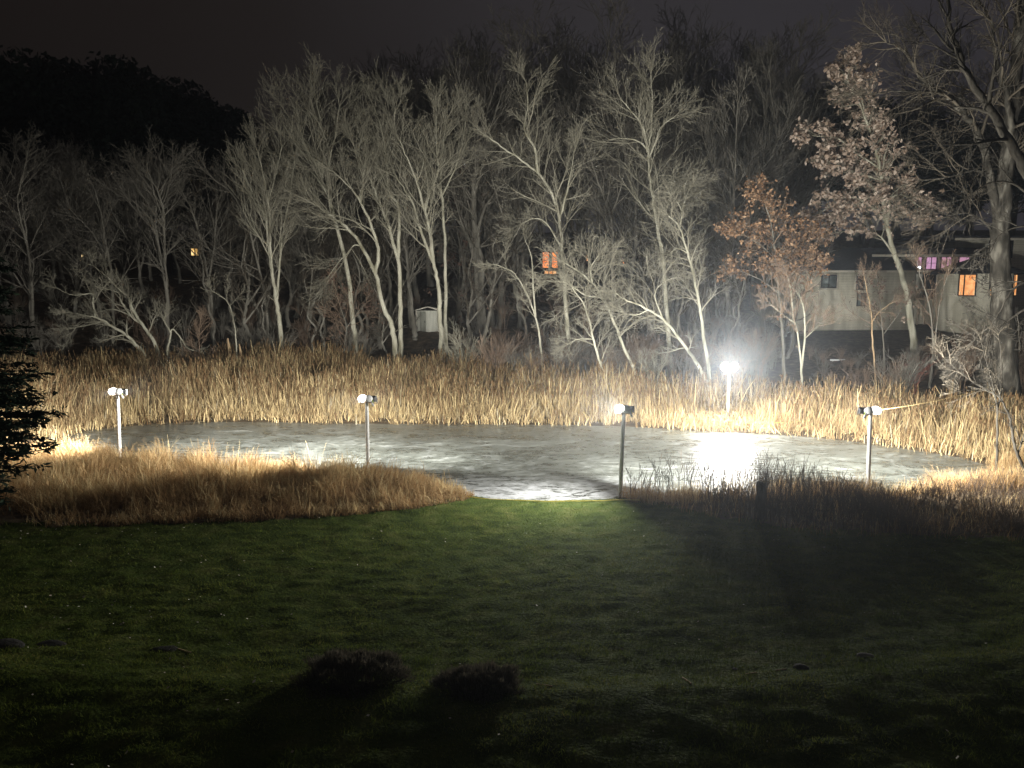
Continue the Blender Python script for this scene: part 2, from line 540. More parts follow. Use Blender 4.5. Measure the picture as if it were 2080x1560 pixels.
# lawn grass
X, Y, Z = scatter(560000, -14, 14, 6.4, 21.8, lambda x, y: in_view(x, y) & (y < lawn_edge(x) + 0.4) & (NR.random(len(x)) < np.clip((14 / y) ** 2.0 * 0.55, 0, 1)))
clump = vnoise(X, Y, 0.13, 21) * 0.55 + vnoise(X, Y, 0.45, 22) * 0.45
n = len(X)
ac = Acc()
ribbons(ac, np.stack([X, Y, Z - 0.01], -1), 0.02 + 0.085 * clump ** 1.5 * NR.uniform(0.5, 1.3, n), NR.uniform(0.006, 0.012, n), NR.uniform(0, 6.28, n),
        NR.uniform(0.2, 0.9, n), NR.uniform(0.2, 1.3, n), np.clip(0.2 + 0.55 * vnoise(X, Y, 0.8, 23) + NR.normal(0, 0.17, n), 0, 1), k=3)
o = ac.build('lawn_grass', GRASS)
tag(o, 'short green mown grass sloping down to the pond', 'grass', kind='stuff')

# pale fallen leaves
X, Y, Z = scatter(1500, -12, 12, 6.5, 20, lambda x, y: in_view(x, y) & (NR.random(len(x)) < 0.25 + 0.75 * (x < -3)) & (vnoise(x, y, 1.6, 41) > 0.38))
n = len(X)
c = np.stack([X, Y, Z + 0.05], -1)
s = NR.uniform(0.012, 0.03, n)
az = NR.uniform(0, 6.28, n)
u = np.stack([np.cos(az), np.sin(az), NR.uniform(-0.4, 0.4, n)], -1) * s[:, None]
v = np.stack([-np.sin(az), np.cos(az), NR.uniform(-0.2, 0.9, n)], -1) * (s * 0.6)[:, None]
ac = Acc()
ac.add(np.stack([c - u, c + v, c + u, c - v], 1).reshape(-1, 3), np.arange(4 * n).reshape(-1, 4), np.repeat(NR.random(n), 4))
o = ac.build('fallen_leaves', LITTER)
tag(o, 'pale fallen leaves scattered over the dark lawn', 'leaves', kind='stuff')


# ------------------------------------------------------------------ far cattail bed
def far_back(x):
    return np.interp(x, [-26, -16, -8, -2, 0, 4, 8, 10, 14, 18, 24], [42.5, 43.5, 43.5, 43, 40.5, 38, 36.5, 35.5, 34, 32.5, 31])


X, Y, Z = scatter(135000, -27, 21, 22, 44, lambda x, y: in_view(x, y, 0.05) & (y > np.interp(x, [-27, -18, -17, 15, 16, 21], [27, 28.2, 29.5, 25.0, 22.8, 22.5])) & (y < far_back(x)))
sd = shore_sd(X, Y)
k = (sd > -0.12) & ((sd > 0.25) | (NR.random(len(sd)) < 0.4)) & ((Y > 25) | (np.abs(X) > 15.0)) & (vnoise(X, Y, 0.9, 51) + vnoise(X, Y, 0.35, 52) * 0.6 > 0.50)
X, Y, Z, sd = X[k], Y[k], Z[k], sd[k]
n = len(X)
tall = sstep(0.3, 3.2, sd) * (0.75 + 0.5 * vnoise(X, Y, 2.5, 53))
tall *= np.interp(X, [-30, 12, 18, 30], [1, 1, 0.7, 0.6])
tall *= 1 - 0.9 * np.exp(-((X - 9.3) / 2.6) ** 2) * (Y < 33.6)
tall *= 0.4 + 0.65 * vnoise(X, Y, 0.8, 55) + 0.4 * vnoise(X, Y, 3.1, 57)
lazr = vnoise(X, Y, 0.9, 56) * 9.0 + NR.normal(0, 1.2, n)
L = (0.45 + 1.25 * tall) * NR.uniform(0.7, 1.2, n)
ac = Acc()
tint = np.clip(0.2 + 0.4 * vnoise(X, Y, 1.3, 54) + NR.normal(0, 0.27, n), 0, 1)
tips = ribbons(ac, np.stack([X, Y, np.maximum(Z, 0) - 0.02], -1), L, 0.013 + 0.048 * NR.random(n) ** 2, lazr,
               np.abs(NR.normal(0.04, 0.16, n)), np.abs(NR.normal(0.2, 0.5, n)), tint, k=4)
# lodged, broken leaves filling the lower half
idx = NR.choice(n, int(n * 0.6), replace=False)
n2_ = len(idx)
ribbons(ac, np.stack([X[idx] + NR.normal(0, 0.15, n2_), Y[idx] + NR.normal(0, 0.15, n2_), np.maximum(Z[idx], 0)], -1), 0.35 + 0.6 * L[idx] * NR.uniform(0.4, 1.0, n2_),
        0.012 + 0.038 * NR.random(n2_) ** 2, NR.uniform(0, 6.28, n2_), NR.uniform(0.1, 0.7, n2_), NR.uniform(0.6, 2.4, n2_), np.clip(tint[idx] + 0.15, 0, 1), k=5)
# seed heads on tall stalks
sel = np.where((L > 1.0) & (NR.random(n) < 0.3))[0]
hd = []
for i in sel:
    t = tips[i]
    h = RND.uniform(0.10, 0.2)
    r = RND.uniform(0.016, 0.032)
    hd.append((((t[0], t[1], t[2] - h), (t[0], t[1], t[2] - h * 0.5), (t[0] + 0.01, t[1], t[2])), (r * 0.8, r, r * 0.5)))
tubes(ac, hd, 4, 0.05)
o = ac.build('cattail_reeds', REED)
tag(o, 'dense bed of dry golden cattail reeds along the far shore', 'reeds', kind='stuff')

# near left bank of arching sedge
X, Y, Z = scatter(200000, -18.5, -0.6, 16.5, 27, lambda x, y: in_view(x, y, 0.08) & (y > lawn_edge(x) - 0.2))
sd = shore_sd(X, Y)
k = (sd > -0.1) & (Y < 26) & (Y > np.interp(X, [-18, -13.5, -11, -9], [20.2, 19.3, 17.6, 17]) + (NR.random(len(X)) - 0.3) * 2.2 * (X < -8.5)) & (vnoise(X, Y, 0.5, 61) + vnoise(X, Y, 0.2, 62) * 0.5 > 0.36) & (NR.random(len(X)) < 0.75)
X, Y, Z, sd = X[k], Y[k], Z[k], sd[k]
n = len(X)
le = lawn_edge(X)
prof = (0.5 + 0.6 * sstep(0.3, 2.6, Y - le)) * (0.7 + 0.6 * vnoise(X, Y, 1.2, 63)) * np.interp(X, [-18, -12, -8, -3, -1], [0.8, 0.85, 0.9, 0.85, 0.5])
tus = vnoise(X, Y, 0.45, 65)
L = 0.74 * prof * NR.uniform(0.45, 1.25, n) * (0.55 + 0.75 * tus)
laz = vnoise(X, Y, 0.7, 66) * 9.0 + NR.normal(0, 1.0, n)
ac = Acc()
tint = np.clip(0.22 + 0.6 * vnoise(X, Y, 0.6, 64) + NR.normal(0, 0.2, n), 0, 1)
ribbons(ac, np.stack([X, Y, np.maximum(Z, 0) - 0.02], -1), L, 0.007 + 0.022 * NR.random(n) ** 2, laz, np.abs(NR.normal(0.15, 0.25, n)),
        np.abs(NR.normal(1.2, 0.9, n)), tint, k=5, tip=0.4)
# upright old stalks standing proud of it
q = NR.choice(n, 260, replace=False)
tip = ribbons(ac, np.stack([X[q], Y[q], Z[q]], -1), NR.uniform(0.6, 1.15, 260), NR.uniform(0.012, 0.022, 260), NR.uniform(0, 6.28, 260), np.abs(NR.normal(0.05, 0.15, 260)), NR.uniform(0, 0.5, 260), NR.uniform(0.5, 1, 260), k=4)
o = ac.build('bank_sedge', SEDGE)
tag(o, 'russet and gold dry sedge arching along the near left bank', 'sedge', kind='stuff')

# near right bank: low gold grass and dark weed stalks
X, Y, Z = scatter(110000, 2.4, 17, 13.2, 24, lambda x, y: in_view(x, y, 0.08) & (y > lawn_edge(x) - 0.4))
sd = shore_sd(X, Y)
k = (sd > -0.05) & (vnoise(X, Y, 0.5, 71) + vnoise(X, Y, 0.2, 72) * 0.5 > 0.42) & (NR.random(len(X)) < np.where(Y > np.interp(X, [3, 7, 9, 12, 17], [19.6, 19.6, 20.2, 20.6, 20.8]), 0.85, 0.10))
X, Y, Z = X[k], Y[k], Z[k]
n = len(X)
L = NR.uniform(0.25, 0.7, n) * (0.6 + 0.7 * vnoise(X, Y, 0.8, 73)) * np.where(Y > 19.6, 1.1, 0.8)
ac = Acc()
ribbons(ac, np.stack([X, Y, np.maximum(Z, 0) - 0.02], -1), L, NR.uniform(0.006, 0.015, n), NR.uniform(0, 6.28, n), np.abs(NR.normal(0.15, 0.2, n)), np.abs(NR.normal(0.8, 0.7, n)),
        np.clip(0.3 + 0.5 * vnoise(X, Y, 0.9, 74) + NR.normal(0, 0.2, n), 0, 1), k=5, tip=0.35)
o = ac.build('bank_grass', SEDGE)
tag(o, 'low dry gold grass at the near right edge of the pond', 'grass', kind='stuff')

X, Y, Z = scatter(6000, 3.2, 17, 13.5, 21.6, lambda x, y: in_view(x, y, 0.08) & (y > lawn_edge(x) - 0.2) & (vnoise(x, y, 0.8, 81) > 0.33))
sd = shore_sd(X, Y)
k = sd > 0.1
X, Y, Z = X[k], Y[k], Z[k]
polys = []
for x, y, z in zip(X, Y, Z):
    big = math.exp(-((x - 6.0) / 2.6) ** 2)
    h = RND.uniform(0.45, 0.85) + RND.uniform(0.25, 0.75) * big
    if x > 9: h *= 0.55
    if y < 18.5: h *= 0.7
    if y > 19.7 and RND.random() < 0.6: continue
    lx, ly = RND.gauss(0, 0.12), RND.gauss(0, 0.12)
    p0 = Vector((x, y, z - 0.03))
    p1 = Vector((x + lx * h * 0.5, y + ly * h * 0.5, z + h * 0.55))
    p2 = Vector((x + lx * h * 1.4, y + ly * h * 1.4, z + h))
    polys.append(((p0, p1, p2), (0.007, 0.006, 0.003)))
    for _ in range(RND.randint(2, 5)):
        t = RND.uniform(0.35, 0.95)
        q0 = p0.lerp(p1, t * 1.8) if t < 0.55 else p1.lerp(p2, (t - 0.55) / 0.45)
        a = RND.uniform(0, 6.28)
        l = RND.uniform(0.12, 0.34)
        q2 = q0 + Vector((math.cos(a) * 0.45, math.sin(a) * 0.45, 0.9)) * l
        polys.append(((q0, (q0 + q2) / 2 + Vector((math.cos(a), math.sin(a), 0)) * 0.02, q2), (0.004, 0.0045, 0.006)))
ac = Acc()
tubes(ac, polys, 3, 0.35)
n = len(X)
o = ac.build('weed_stalks', WEED)
tag(o, 'dark upright dead weed stalks on the near right bank', 'weeds', kind='stuff')


# ------------------------------------------------------------------ trees
def catmull(pts, per=4):
    P = [pts[0] * 2 - pts[1]] + list(pts) + [pts[-1] * 2 - pts[-2]]
    out = []
    for i in range(1, len(P) - 2):
        a, b_, c_, d_ = P[i - 1], P[i], P[i + 1], P[i + 2]
        for k_ in range(per):
            t = k_ / per
            out.append(0.5 * ((2 * b_) + (c_ - a) * t + (2 * a - 5 * b_ + 4 * c_ - d_) * t * t + (3 * b_ - a - 3 * c_ + d_) * t ** 3))
    out.append(P[-2])
    return out


def rvec(rg):
    while True:
        v = Vector((rg.uniform(-1, 1), rg.uniform(-1, 1), rg.uniform(-1, 1)))
        if 0.05 < v.length < 1: return v.normalized()


def branch(rg, out, p, d, L, r, lvl, S):
    npt = (7, 6, 5, 4, 3)[lvl]
    pts, rad = [p.copy()], [r]
    dd = d.normalized()
    wob = S['wob']
    for i in range(1, npt):
        dd = (dd + rvec(rg) * wob + Vector((0, 0, S['up']))).normalized()
        p = p + dd * (L / (npt - 1))
        pts.append(p)
        rad.append(max(S['rmin'], r * (1 - 0.82 * i / (npt - 1))))
    out[min(lvl, 3)].append((pts, rad))
    if lvl >= S['maxl']:
        out['tips'].append((pts[-1], dd))
        out['tips'].append((pts[len(pts) // 2], dd))
        return
    nc = S['kids'][lvl]
    nc = max(2, int(round(nc * rg.uniform(0.7, 1.3) * min(1.3, 0.45 + L / S['lref'][lvl]))))
    for i in range(nc):
        t = S['t0'] + (1 - S['t0']) * ((i + rg.random()) / nc)
        f = t * (npt - 1)
        a = min(int(f), npt - 2)
        q = pts[a].lerp(pts[a + 1], f - a)
        td = (pts[a + 1] - pts[a]).normalized()
        per = td.cross(rvec(rg))
        if per.length < 1e-3: continue
        per.normalize()
        ang = R(rg.uniform(*S['ang']))
        cd = td * math.cos(ang) + per * math.sin(ang)
        branch(rg, out, q, cd, L * rg.uniform(0.36, 0.66) * (1.15 - 0.5 * t), max(S['rmin'], rad[a] * 0.62), lvl + 1, S)


BASE = dict(wob=0.17, up=0.055, rmin=0.007, maxl=3, kids=(7, 6, 3, 0), lref=(2.6, 1.4, 0.8, 0.5), t0=0.15, ang=(22, 52), lim=13, len=3.6, start=0.38, sag=0)


def spec(**kw):
    d = dict(BASE)
    d.update(kw)
    return d


def make_tree(name, label, stems, S, seed, bark, twig, group=None, cat='tree', leaves=None, leaf_mat=None, leaf_size=0.12, leaf_n=3, base=None, sides=9):
    """stems: list of (points, r0, r1, with_branches)"""
    rg = random.Random(seed)
    out = {0: [], 1: [], 2: [], 3: [], 'tips': []}
    trunk = []
    for si, (pts, r0, r1, br) in enumerate(stems):
        P = catmull([Vector(p) for p in pts], 5)
        n = len(P)
        for i in range(1, n - 1):
            P[i] = P[i] + rvec(rg) * min(0.05, r0 * 0.25)
        rad = [r0 + (r1 - r0) * (i / (n - 1)) ** 0.85 for i in range(n)]
        if si == 0:
            rad[0] *= 1.35
            rad[1] *= 1.1
        trunk.append((P, rad))
        if not br: continue
        total = sum((P[i + 1] - P[i]).length for i in range(n - 1))
        st = S['start'] if si == 0 else S['start'] * 0.35
        nb = max(3, int(S['lim'] * br * (0.3 + total / 10.0)))
        lsc = S['len'] * 1.3
        for i in range(nb):
            t = st + (1 - st) * ((i + rg.random()) / nb)
            f = t * (n - 1)
            a = min(int(f), n - 2)
            q = P[a].lerp(P[a + 1], f - a)
            td = (P[a + 1] - P[a]).normalized()
            per = td.cross(rvec(rg))
            if per.length < 1e-3: continue
            per.normalize()
            ang = R(rg.uniform(28, 62))
            d = td * math.cos(ang) + per * math.sin(ang) + Vector((0, 0, 0.1))
            L = lsc * rg.uniform(0.4, 1.3) * (1.15 - 0.55 * (t - st) / (1 - st + 1e-6))
            branch(rg, out, q, d, L, max(0.016, min(rad[a] * 0.6, 0.07)), 1, S)
        if si == 0:                              # short dead limbs and suckers below the crown
            for i in range(rg.randint(3, 7)):
                a = rg.randint(int(n * 0.12), max(int(n * 0.12) + 1, int(n * st)))
                td = (P[a + 1] - P[a]).normalized()
                d = td * 0.45 + Vector((rg.uniform(-1, 1), rg.uniform(-1, 1), rg.uniform(-0.1, 0.5)))
                branch(rg, out, P[a], d, S['len'] * rg.uniform(0.12, 0.42), max(0.012, rad[a] * 0.16), 2, S)
        td = (P[-1] - P[-2]).normalized()
        for i in range(4):
            branch(rg, out, P[-1], td + rvec(rg) * 0.55, S['len'] * rg.uniform(0.5, 0.9), max(0.012, r1 * 0.9), 1, S)
    b0 = Vector(stems[0][0][0]) if base is None else base
    root = empty(name, b0, label, cat, group)
    a = Acc()
    tubes(a, trunk, sides)
    a.build('trunk', bark, root, b0, smooth=True)
    a = Acc()
    if out[0] or out[1]: tubes(a, out[0] + out[1], 5)
    if out[2]: tubes(a, out[2], 3)
    if out[3]: tubes(a, out[3], 3)
    a.build('crown', twig, root, b0)
    if leaves:
        tp = out['tips']
        pos, nrm = [], []
        for p, d in tp:
            if rg.random() > leaves: continue
            for _ in range(leaf_n):
                pos.append(tuple(p + rvec(rg) * rg.uniform(0.02, 0.22)))
        if pos:
            C = np.array(pos)
            m_ = len(C)
            r_ = np.random.default_rng(seed)
            u_ = r_.normal(size=(m_, 3))
            u_ /= np.linalg.norm(u_, axis=1, keepdims=True)
            w_ = np.cross(u_, r_.normal(size=(m_, 3)))
            w_ /= np.linalg.norm(w_, axis=1, keepdims=True)
            s_ = leaf_size * r_.uniform(0.6, 1.25, m_)[:, None]
            a = Acc()
            fold = np.cross(u_, w_) * s_ * 0.15
            a.add(np.stack([C - u_ * s_ * 0.6, C + w_ * s_ * 0.34 + fold, C + u_ * s_ * 0.6, C - w_ * s_ * 0.34 + fold], 1).reshape(-1, 3), np.arange(4 * m_).reshape(-1, 4), np.repeat(r_.random(m_), 4))
            a.build('leaves', leaf_mat, root, b0)
    return root


def traced(pxs, Y, seed, dy=0.5, sink=True):
    """polyline of picture points -> world points round depth Y, first point set on the ground"""
    rg = random.Random(seed * 31 + 5)
    out = []
    drift = rg.uniform(-dy, dy)
    n = len(pxs)
    for i, (px, py) in enumerate(pxs):
        out.append(at(px, py, Y + drift * i / max(1, n - 1) * (1 + rg.uniform(-0.3, 0.3))))
    if sink:
        g = hz(out[0].x, out[0].y) - 0.15
        if g < out[0].z - 0.01:
            out.insert(0, Vector((out[0].x + rg.uniform(-0.05, 0.05), out[0].y, g)))
        else:
            out[0].z = g
    return out


def T(name, label, Y, stems, seed, S=None, bark=BARK, twig=TWIG, **kw):
    """stems: list of (pxlist, r0, r1, branchiness); first carries the base"""
    st = []
    for i, (pxs, r0, r1, br) in enumerate(stems):
        st.append((traced(pxs, Y, seed + i, sink=(i == 0)), r0, r1, br))
    # side stems leave from the nearest point of what was built before
    for i in range(1, len(st)):
        p = st[i][0][0]
        best = min((q for j in range(i) for q in catmull(st[j][0], 6)), key=lambda q: (q - p).length)
        sh = best - p
        st[i] = ([q + sh * (1 - k_ / len(st[i][0])) for k_, q in enumerate(st[i][0])], *st[i][1:])
    return make_tree(name, label, st, S or BASE, seed, bark, twig, **kw)


G_POND = 'pale bare trees standing behind the reeds'
T('bare_tree', 'pale three stemmed bare tree left of centre with upswept twiggy crown', 45, [
    ([(571, 700), (566, 640), (560, 600), (553, 560), (545, 500), (537, 437), (513, 393), (492, 345)], 0.17, 0.04, 0.9),
    ([(553, 560), (549, 500), (547, 430), (538, 370), (524, 310)], 0.09, 0.03, 1.1),
    ([(570, 610), (574, 540), (578, 480), (592, 400), (600, 320)], 0.08, 0.03, 0.9),
    ([(540, 470), (543, 420), (560, 350), (572, 300)], 0.06, 0.02, 0.9)], 11, spec(len=2.0, start=0.55, up=0.12, ang=(18, 42)), group=G_POND)
T('bare_tree', 'thin grey leaning bare tree just left of the three stemmed tree', 48, [
    ([(545, 690), (537, 600), (520, 520), (500, 450), (472, 395), (432, 362)], 0.13, 0.03, 0.9)], 12, spec(len=2.4), BARK_DIM, TWIG_DIM, group=G_POND)
T('bare_tree', 'tallest pale bare tree in the left half, forking high above the reeds', 46, [
    ([(722, 702), (717, 640), (708, 570), (690, 480), (668, 403), (655, 362), (658, 302), (650, 240), (638, 185)], 0.2, 0.03, 1.0),
    ([(655, 362), (637, 325), (618, 295), (597, 255), (576, 222)], 0.09, 0.02, 1.2),
    ([(668, 390), (672, 319), (682, 275), (690, 215)], 0.08, 0.02, 1.1),
    ([(664, 395), (636, 355), (600, 330), (565, 318)], 0.06, 0.02, 1.0)], 13, spec(len=2.5, start=0.5), group=G_POND)
T('bare_tree', 'arching bare tree whose lower limb droops left in a twiggy fan', 44.5, [
    ([(802, 702), (795, 660), (779, 620), (762, 554), (735, 500), (702, 460), (675, 440), (648, 420), (625, 405)], 0.19, 0.04, 0.9),
    ([(762, 554), (769, 514), (756, 463), (732, 410), (709, 379), (678, 349)], 0.13, 0.03, 1.0),
    ([(735, 500), (720, 498), (705, 515), (690, 530), (668, 560)], 0.05, 0.015, 0.8),
    ([(732, 410), (738, 360), (745, 310)], 0.06, 0.02, 1.0)], 14, spec(len=2.3, start=0.62, up=0.02), group=G_POND)
T('bare_tree', 'pale slender bare tree with one wavy leader left of the white shed', 45, [
    ([(814, 702), (813, 625), (810, 540), (796, 487), (786, 450), (766, 400), (749, 359), (715, 288)], 0.18, 0.03, 0.9),
    ([(812, 530), (815, 437), (808, 410), (793, 390), (784, 302), (772, 250), (762, 221)], 0.11, 0.025, 1.0),
    ([(784, 302), (800, 260), (803, 225)], 0.04, 0.015, 1.0)], 15, spec(len=2.2, start=0.5), group=G_POND)
T('bare_tree', 'leaning bare tree with a wide fork, its trunk crossing the shed', 44, [
    ([(897, 715), (894, 640), (890, 580), (880, 534), (857, 477), (840, 420), (823, 386), (800, 352)], 0.18, 0.03, 0.9),
    ([(880, 534), (874, 477), (863, 430), (847, 369), (830, 329), (813, 288)], 0.12, 0.03, 1.0),
    ([(863, 430), (874, 389), (890, 349), (887, 302), (886, 240)], 0.09, 0.02, 1.1),
    ([(847, 369), (857, 345), (862, 315)], 0.04, 0.015, 0.9)], 16, spec(len=2.2, start=0.5), group=G_POND)
T('bare_tree', 'straight pale bare tree just right of the white shed', 45.5, [
    ([(906, 705), (905, 625), (904, 521), (900, 420), (894, 363), (900, 300), (908, 240)], 0.15, 0.03, 1.0),
    ([(902, 400), (925, 350), (940, 300), (948, 240)], 0.06, 0.02, 1.0)], 17, spec(len=2.0, start=0.5), group=G_POND)
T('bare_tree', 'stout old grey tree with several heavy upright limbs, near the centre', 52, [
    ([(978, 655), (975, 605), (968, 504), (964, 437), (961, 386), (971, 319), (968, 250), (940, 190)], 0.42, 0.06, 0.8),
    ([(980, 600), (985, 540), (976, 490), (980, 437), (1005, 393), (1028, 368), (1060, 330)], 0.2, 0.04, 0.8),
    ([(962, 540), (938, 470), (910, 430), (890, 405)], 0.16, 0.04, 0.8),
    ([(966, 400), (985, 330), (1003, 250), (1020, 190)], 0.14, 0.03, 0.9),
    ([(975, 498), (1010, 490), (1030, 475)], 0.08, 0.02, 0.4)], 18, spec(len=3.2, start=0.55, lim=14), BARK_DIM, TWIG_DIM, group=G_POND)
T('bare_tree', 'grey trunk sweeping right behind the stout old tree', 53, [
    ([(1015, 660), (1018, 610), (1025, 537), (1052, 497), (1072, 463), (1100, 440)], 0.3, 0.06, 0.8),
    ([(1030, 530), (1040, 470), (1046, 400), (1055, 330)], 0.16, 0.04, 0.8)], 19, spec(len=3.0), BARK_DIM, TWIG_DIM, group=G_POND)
T('bare_tree', 'pale bare tree right of centre with a limb kinked over to the left', 43, [
    ([(1157, 752), (1155, 690), (1150, 625), (1143, 521), (1136, 447), (1119, 389), (1092, 352), (1059, 325), (1025, 302), (995, 280)], 0.16, 0.03, 0.9),
    ([(1092, 352), (1086, 302), (1065, 261), (1072, 215), (1069, 167)], 0.09, 0.02, 1.2),
    ([(1136, 447), (1150, 396), (1160, 350), (1166, 310)], 0.08, 0.02, 1.0),
    ([(1140, 500), (1110, 450), (1085, 440), (1060, 452)], 0.05, 0.015, 0.8)], 20, spec(len=2.1, start=0.42), group=G_POND)
T('bare_tree', 'tallest pale bare tree right of centre, with a narrow pointed crown', 44, [
    ([(1360, 765), (1358, 690), (1353, 625), (1347, 538), (1337, 470), (1326, 403), (1320, 356), (1316, 309), (1323, 265), (1324, 200), (1322, 150)], 0.18, 0.025, 1.1),
    ([(1316, 305), (1310, 270), (1300, 245), (1280, 222), (1258, 195)], 0.08, 0.02, 1.1),
    ([(1320, 320), (1335, 285), (1345, 255), (1372, 235)], 0.06, 0.02, 1.0),
    ([(1316, 305), (1296, 288), (1265, 282), (1240, 284)], 0.05, 0.015, 0.9),
    ([(1325, 370), (1345, 355), (1378, 360)], 0.04, 0.015, 0.8),
    ([(1328, 390), (1355, 368), (1390, 378)], 0.04, 0.015, 0.8)], 21, spec(len=2.0, start=0.42), group=G_POND)
T('bare_tree', 'greenish bare tree with twisted top just left of the bright far lamp', 40, [
    ([(1441, 770), (1432, 700), (1421, 625), (1411, 571), (1397, 514), (1380, 463), (1357, 437)], 0.12, 0.035, 1.0),
    ([(1397, 514), (1375, 505), (1355, 520)], 0.04, 0.012, 0.8),
    ([(1380, 463), (1385, 430), (1372, 405)], 0.05, 0.015, 0.9)], 22, spec(len=1.5, start=0.4, wob=0.3, up=0.0, lim=20), group=G_POND)
T('bare_tree', 'low bare tree leaning far left from the foot of the far lamp', 38.5, [
    ([(1433, 776), (1413, 733), (1385, 695), (1353, 655), (1318, 629), (1275, 611), (1250, 596)], 0.12, 0.03, 0.9),
    ([(1345, 650), (1328, 600), (1345, 575), (1365, 565)], 0.04, 0.012, 0.8),
    ([(1318, 629), (1290, 640), (1258, 632)], 0.04, 0.012, 0.8)], 23, spec(len=1.5, start=0.35, wob=0.25, up=0.0, lim=20), group=G_POND)
T('bare_tree', 'greenish leaning bare tree with many fine crossing twigs, centre right', 39, [
    ([(1294, 768), (1269, 710), (1249, 658), (1223, 603), (1203, 574), (1165, 545), (1140, 530)], 0.11, 0.03, 1.0),
    ([(1203, 574), (1200, 545), (1215, 520)], 0.05, 0.015, 0.9),
    ([(1223, 603), (1190, 600), (1150, 575), (1110, 570)], 0.05, 0.015, 0.9)], 24, spec(len=1.6, start=0.35, wob=0.25, up=0.0, lim=22), group=G_POND)
T('bare_tree', 'thin crooked bare sapling leaning left among the centre reeds', 38, [
    ([(1237, 784), (1212, 715), (1200, 666), (1188, 623), (1162, 583)], 0.09, 0.025, 0.9),
    ([(1207, 690), (1175, 690), (1150, 702)], 0.03, 0.01, 0.8)], 25, spec(len=1.2, start=0.3, wob=0.25, up=0.02, lim=16), group=G_POND)
T('bare_tree', 'thin bare sapling arching left right of the grey old tree', 41, [
    ([(1101, 745), (1097, 690), (1090, 652), (1073, 603), (1055, 570), (1038, 550), (1004, 537)], 0.08, 0.02, 0.5),
    ([(1085, 640), (1081, 580), (1078, 520), (1066, 486)], 0.06, 0.015, 0.5)], 26, spec(len=1.2, start=0.4, lim=14), group=G_POND)
T('bare_tree', 'slim grey trunk standing between the two tall trees right of centre', 50, [
    ([(1247, 700), (1244, 600), (1245, 500), (1240, 440), (1215, 370), (1190, 300), (1165, 240)], 0.15, 0.03, 0.9),
    ([(1240, 440), (1262, 380), (1270, 320)], 0.08, 0.02, 0.8)], 27, spec(len=2.4), BARK_DIM, TWIG_DIM, group=G_POND)
T('bare_tree', 'broad dim bare tree with many upright limbs behind the rusty oak', 57, [
    ([(1592, 640), (1585, 540), (1575, 440), (1567, 350), (1580, 290), (1572, 230), (1562, 150)], 0.26, 0.04, 0.8),
    ([(1540, 330), (1533, 250), (1536, 200), (1525, 140)], 0.08, 0.02, 0.8),
    ([(1572, 400), (1540, 330), (1490, 300), (1440, 270), (1400, 262)], 0.13, 0.02, 0.9),
    ([(1570, 380), (1610, 310), (1640, 250), (1660, 190)], 0.12, 0.02, 0.8),
    ([(1565, 460), (1500, 390), (1430, 350), (1370, 340)], 0.12, 0.02, 0.9),
    ([(1560, 480), (1490, 405), (1380, 398)], 0.06, 0.02, 0.6)], 28, spec(len=2.6, start=0.4, lim=13), BARK_DIM, TWIG_DIM, group=G_POND)
# left, dimmer
G_LEFT = 'dim bare trees in the left of the wood'
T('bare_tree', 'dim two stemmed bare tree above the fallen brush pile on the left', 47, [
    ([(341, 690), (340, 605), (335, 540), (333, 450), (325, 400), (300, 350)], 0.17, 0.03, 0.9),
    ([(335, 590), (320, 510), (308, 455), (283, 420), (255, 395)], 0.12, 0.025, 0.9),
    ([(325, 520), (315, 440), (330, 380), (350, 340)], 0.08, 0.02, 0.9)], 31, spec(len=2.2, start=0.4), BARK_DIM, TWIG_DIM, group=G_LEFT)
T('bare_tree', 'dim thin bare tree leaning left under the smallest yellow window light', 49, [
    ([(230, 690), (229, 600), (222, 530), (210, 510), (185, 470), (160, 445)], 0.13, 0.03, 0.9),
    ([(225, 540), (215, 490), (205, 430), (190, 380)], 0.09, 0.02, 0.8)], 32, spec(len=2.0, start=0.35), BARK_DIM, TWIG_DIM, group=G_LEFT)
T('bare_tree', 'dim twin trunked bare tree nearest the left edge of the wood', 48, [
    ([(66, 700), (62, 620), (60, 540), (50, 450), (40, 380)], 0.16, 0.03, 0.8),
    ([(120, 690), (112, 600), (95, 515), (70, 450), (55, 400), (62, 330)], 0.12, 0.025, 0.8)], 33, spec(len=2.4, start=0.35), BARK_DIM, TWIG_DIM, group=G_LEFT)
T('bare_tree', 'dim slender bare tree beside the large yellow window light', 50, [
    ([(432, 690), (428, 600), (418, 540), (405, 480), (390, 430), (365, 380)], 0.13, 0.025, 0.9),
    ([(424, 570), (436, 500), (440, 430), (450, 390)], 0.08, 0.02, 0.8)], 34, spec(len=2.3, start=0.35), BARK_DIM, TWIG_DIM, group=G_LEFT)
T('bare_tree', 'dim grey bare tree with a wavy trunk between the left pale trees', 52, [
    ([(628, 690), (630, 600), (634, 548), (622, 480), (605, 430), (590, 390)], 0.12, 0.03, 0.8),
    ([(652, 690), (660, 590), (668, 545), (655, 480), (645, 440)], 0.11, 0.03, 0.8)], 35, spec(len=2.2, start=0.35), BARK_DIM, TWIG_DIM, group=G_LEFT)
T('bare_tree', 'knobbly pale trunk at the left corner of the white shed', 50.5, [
    ([(843, 680), (838, 640), (832, 590), (828, 540), (820, 470), (812, 400)], 0.23, 0.06, 0.7)], 36, spec(len=2.4, start=0.5), BARK_DIM, TWIG_DIM, group=G_LEFT)
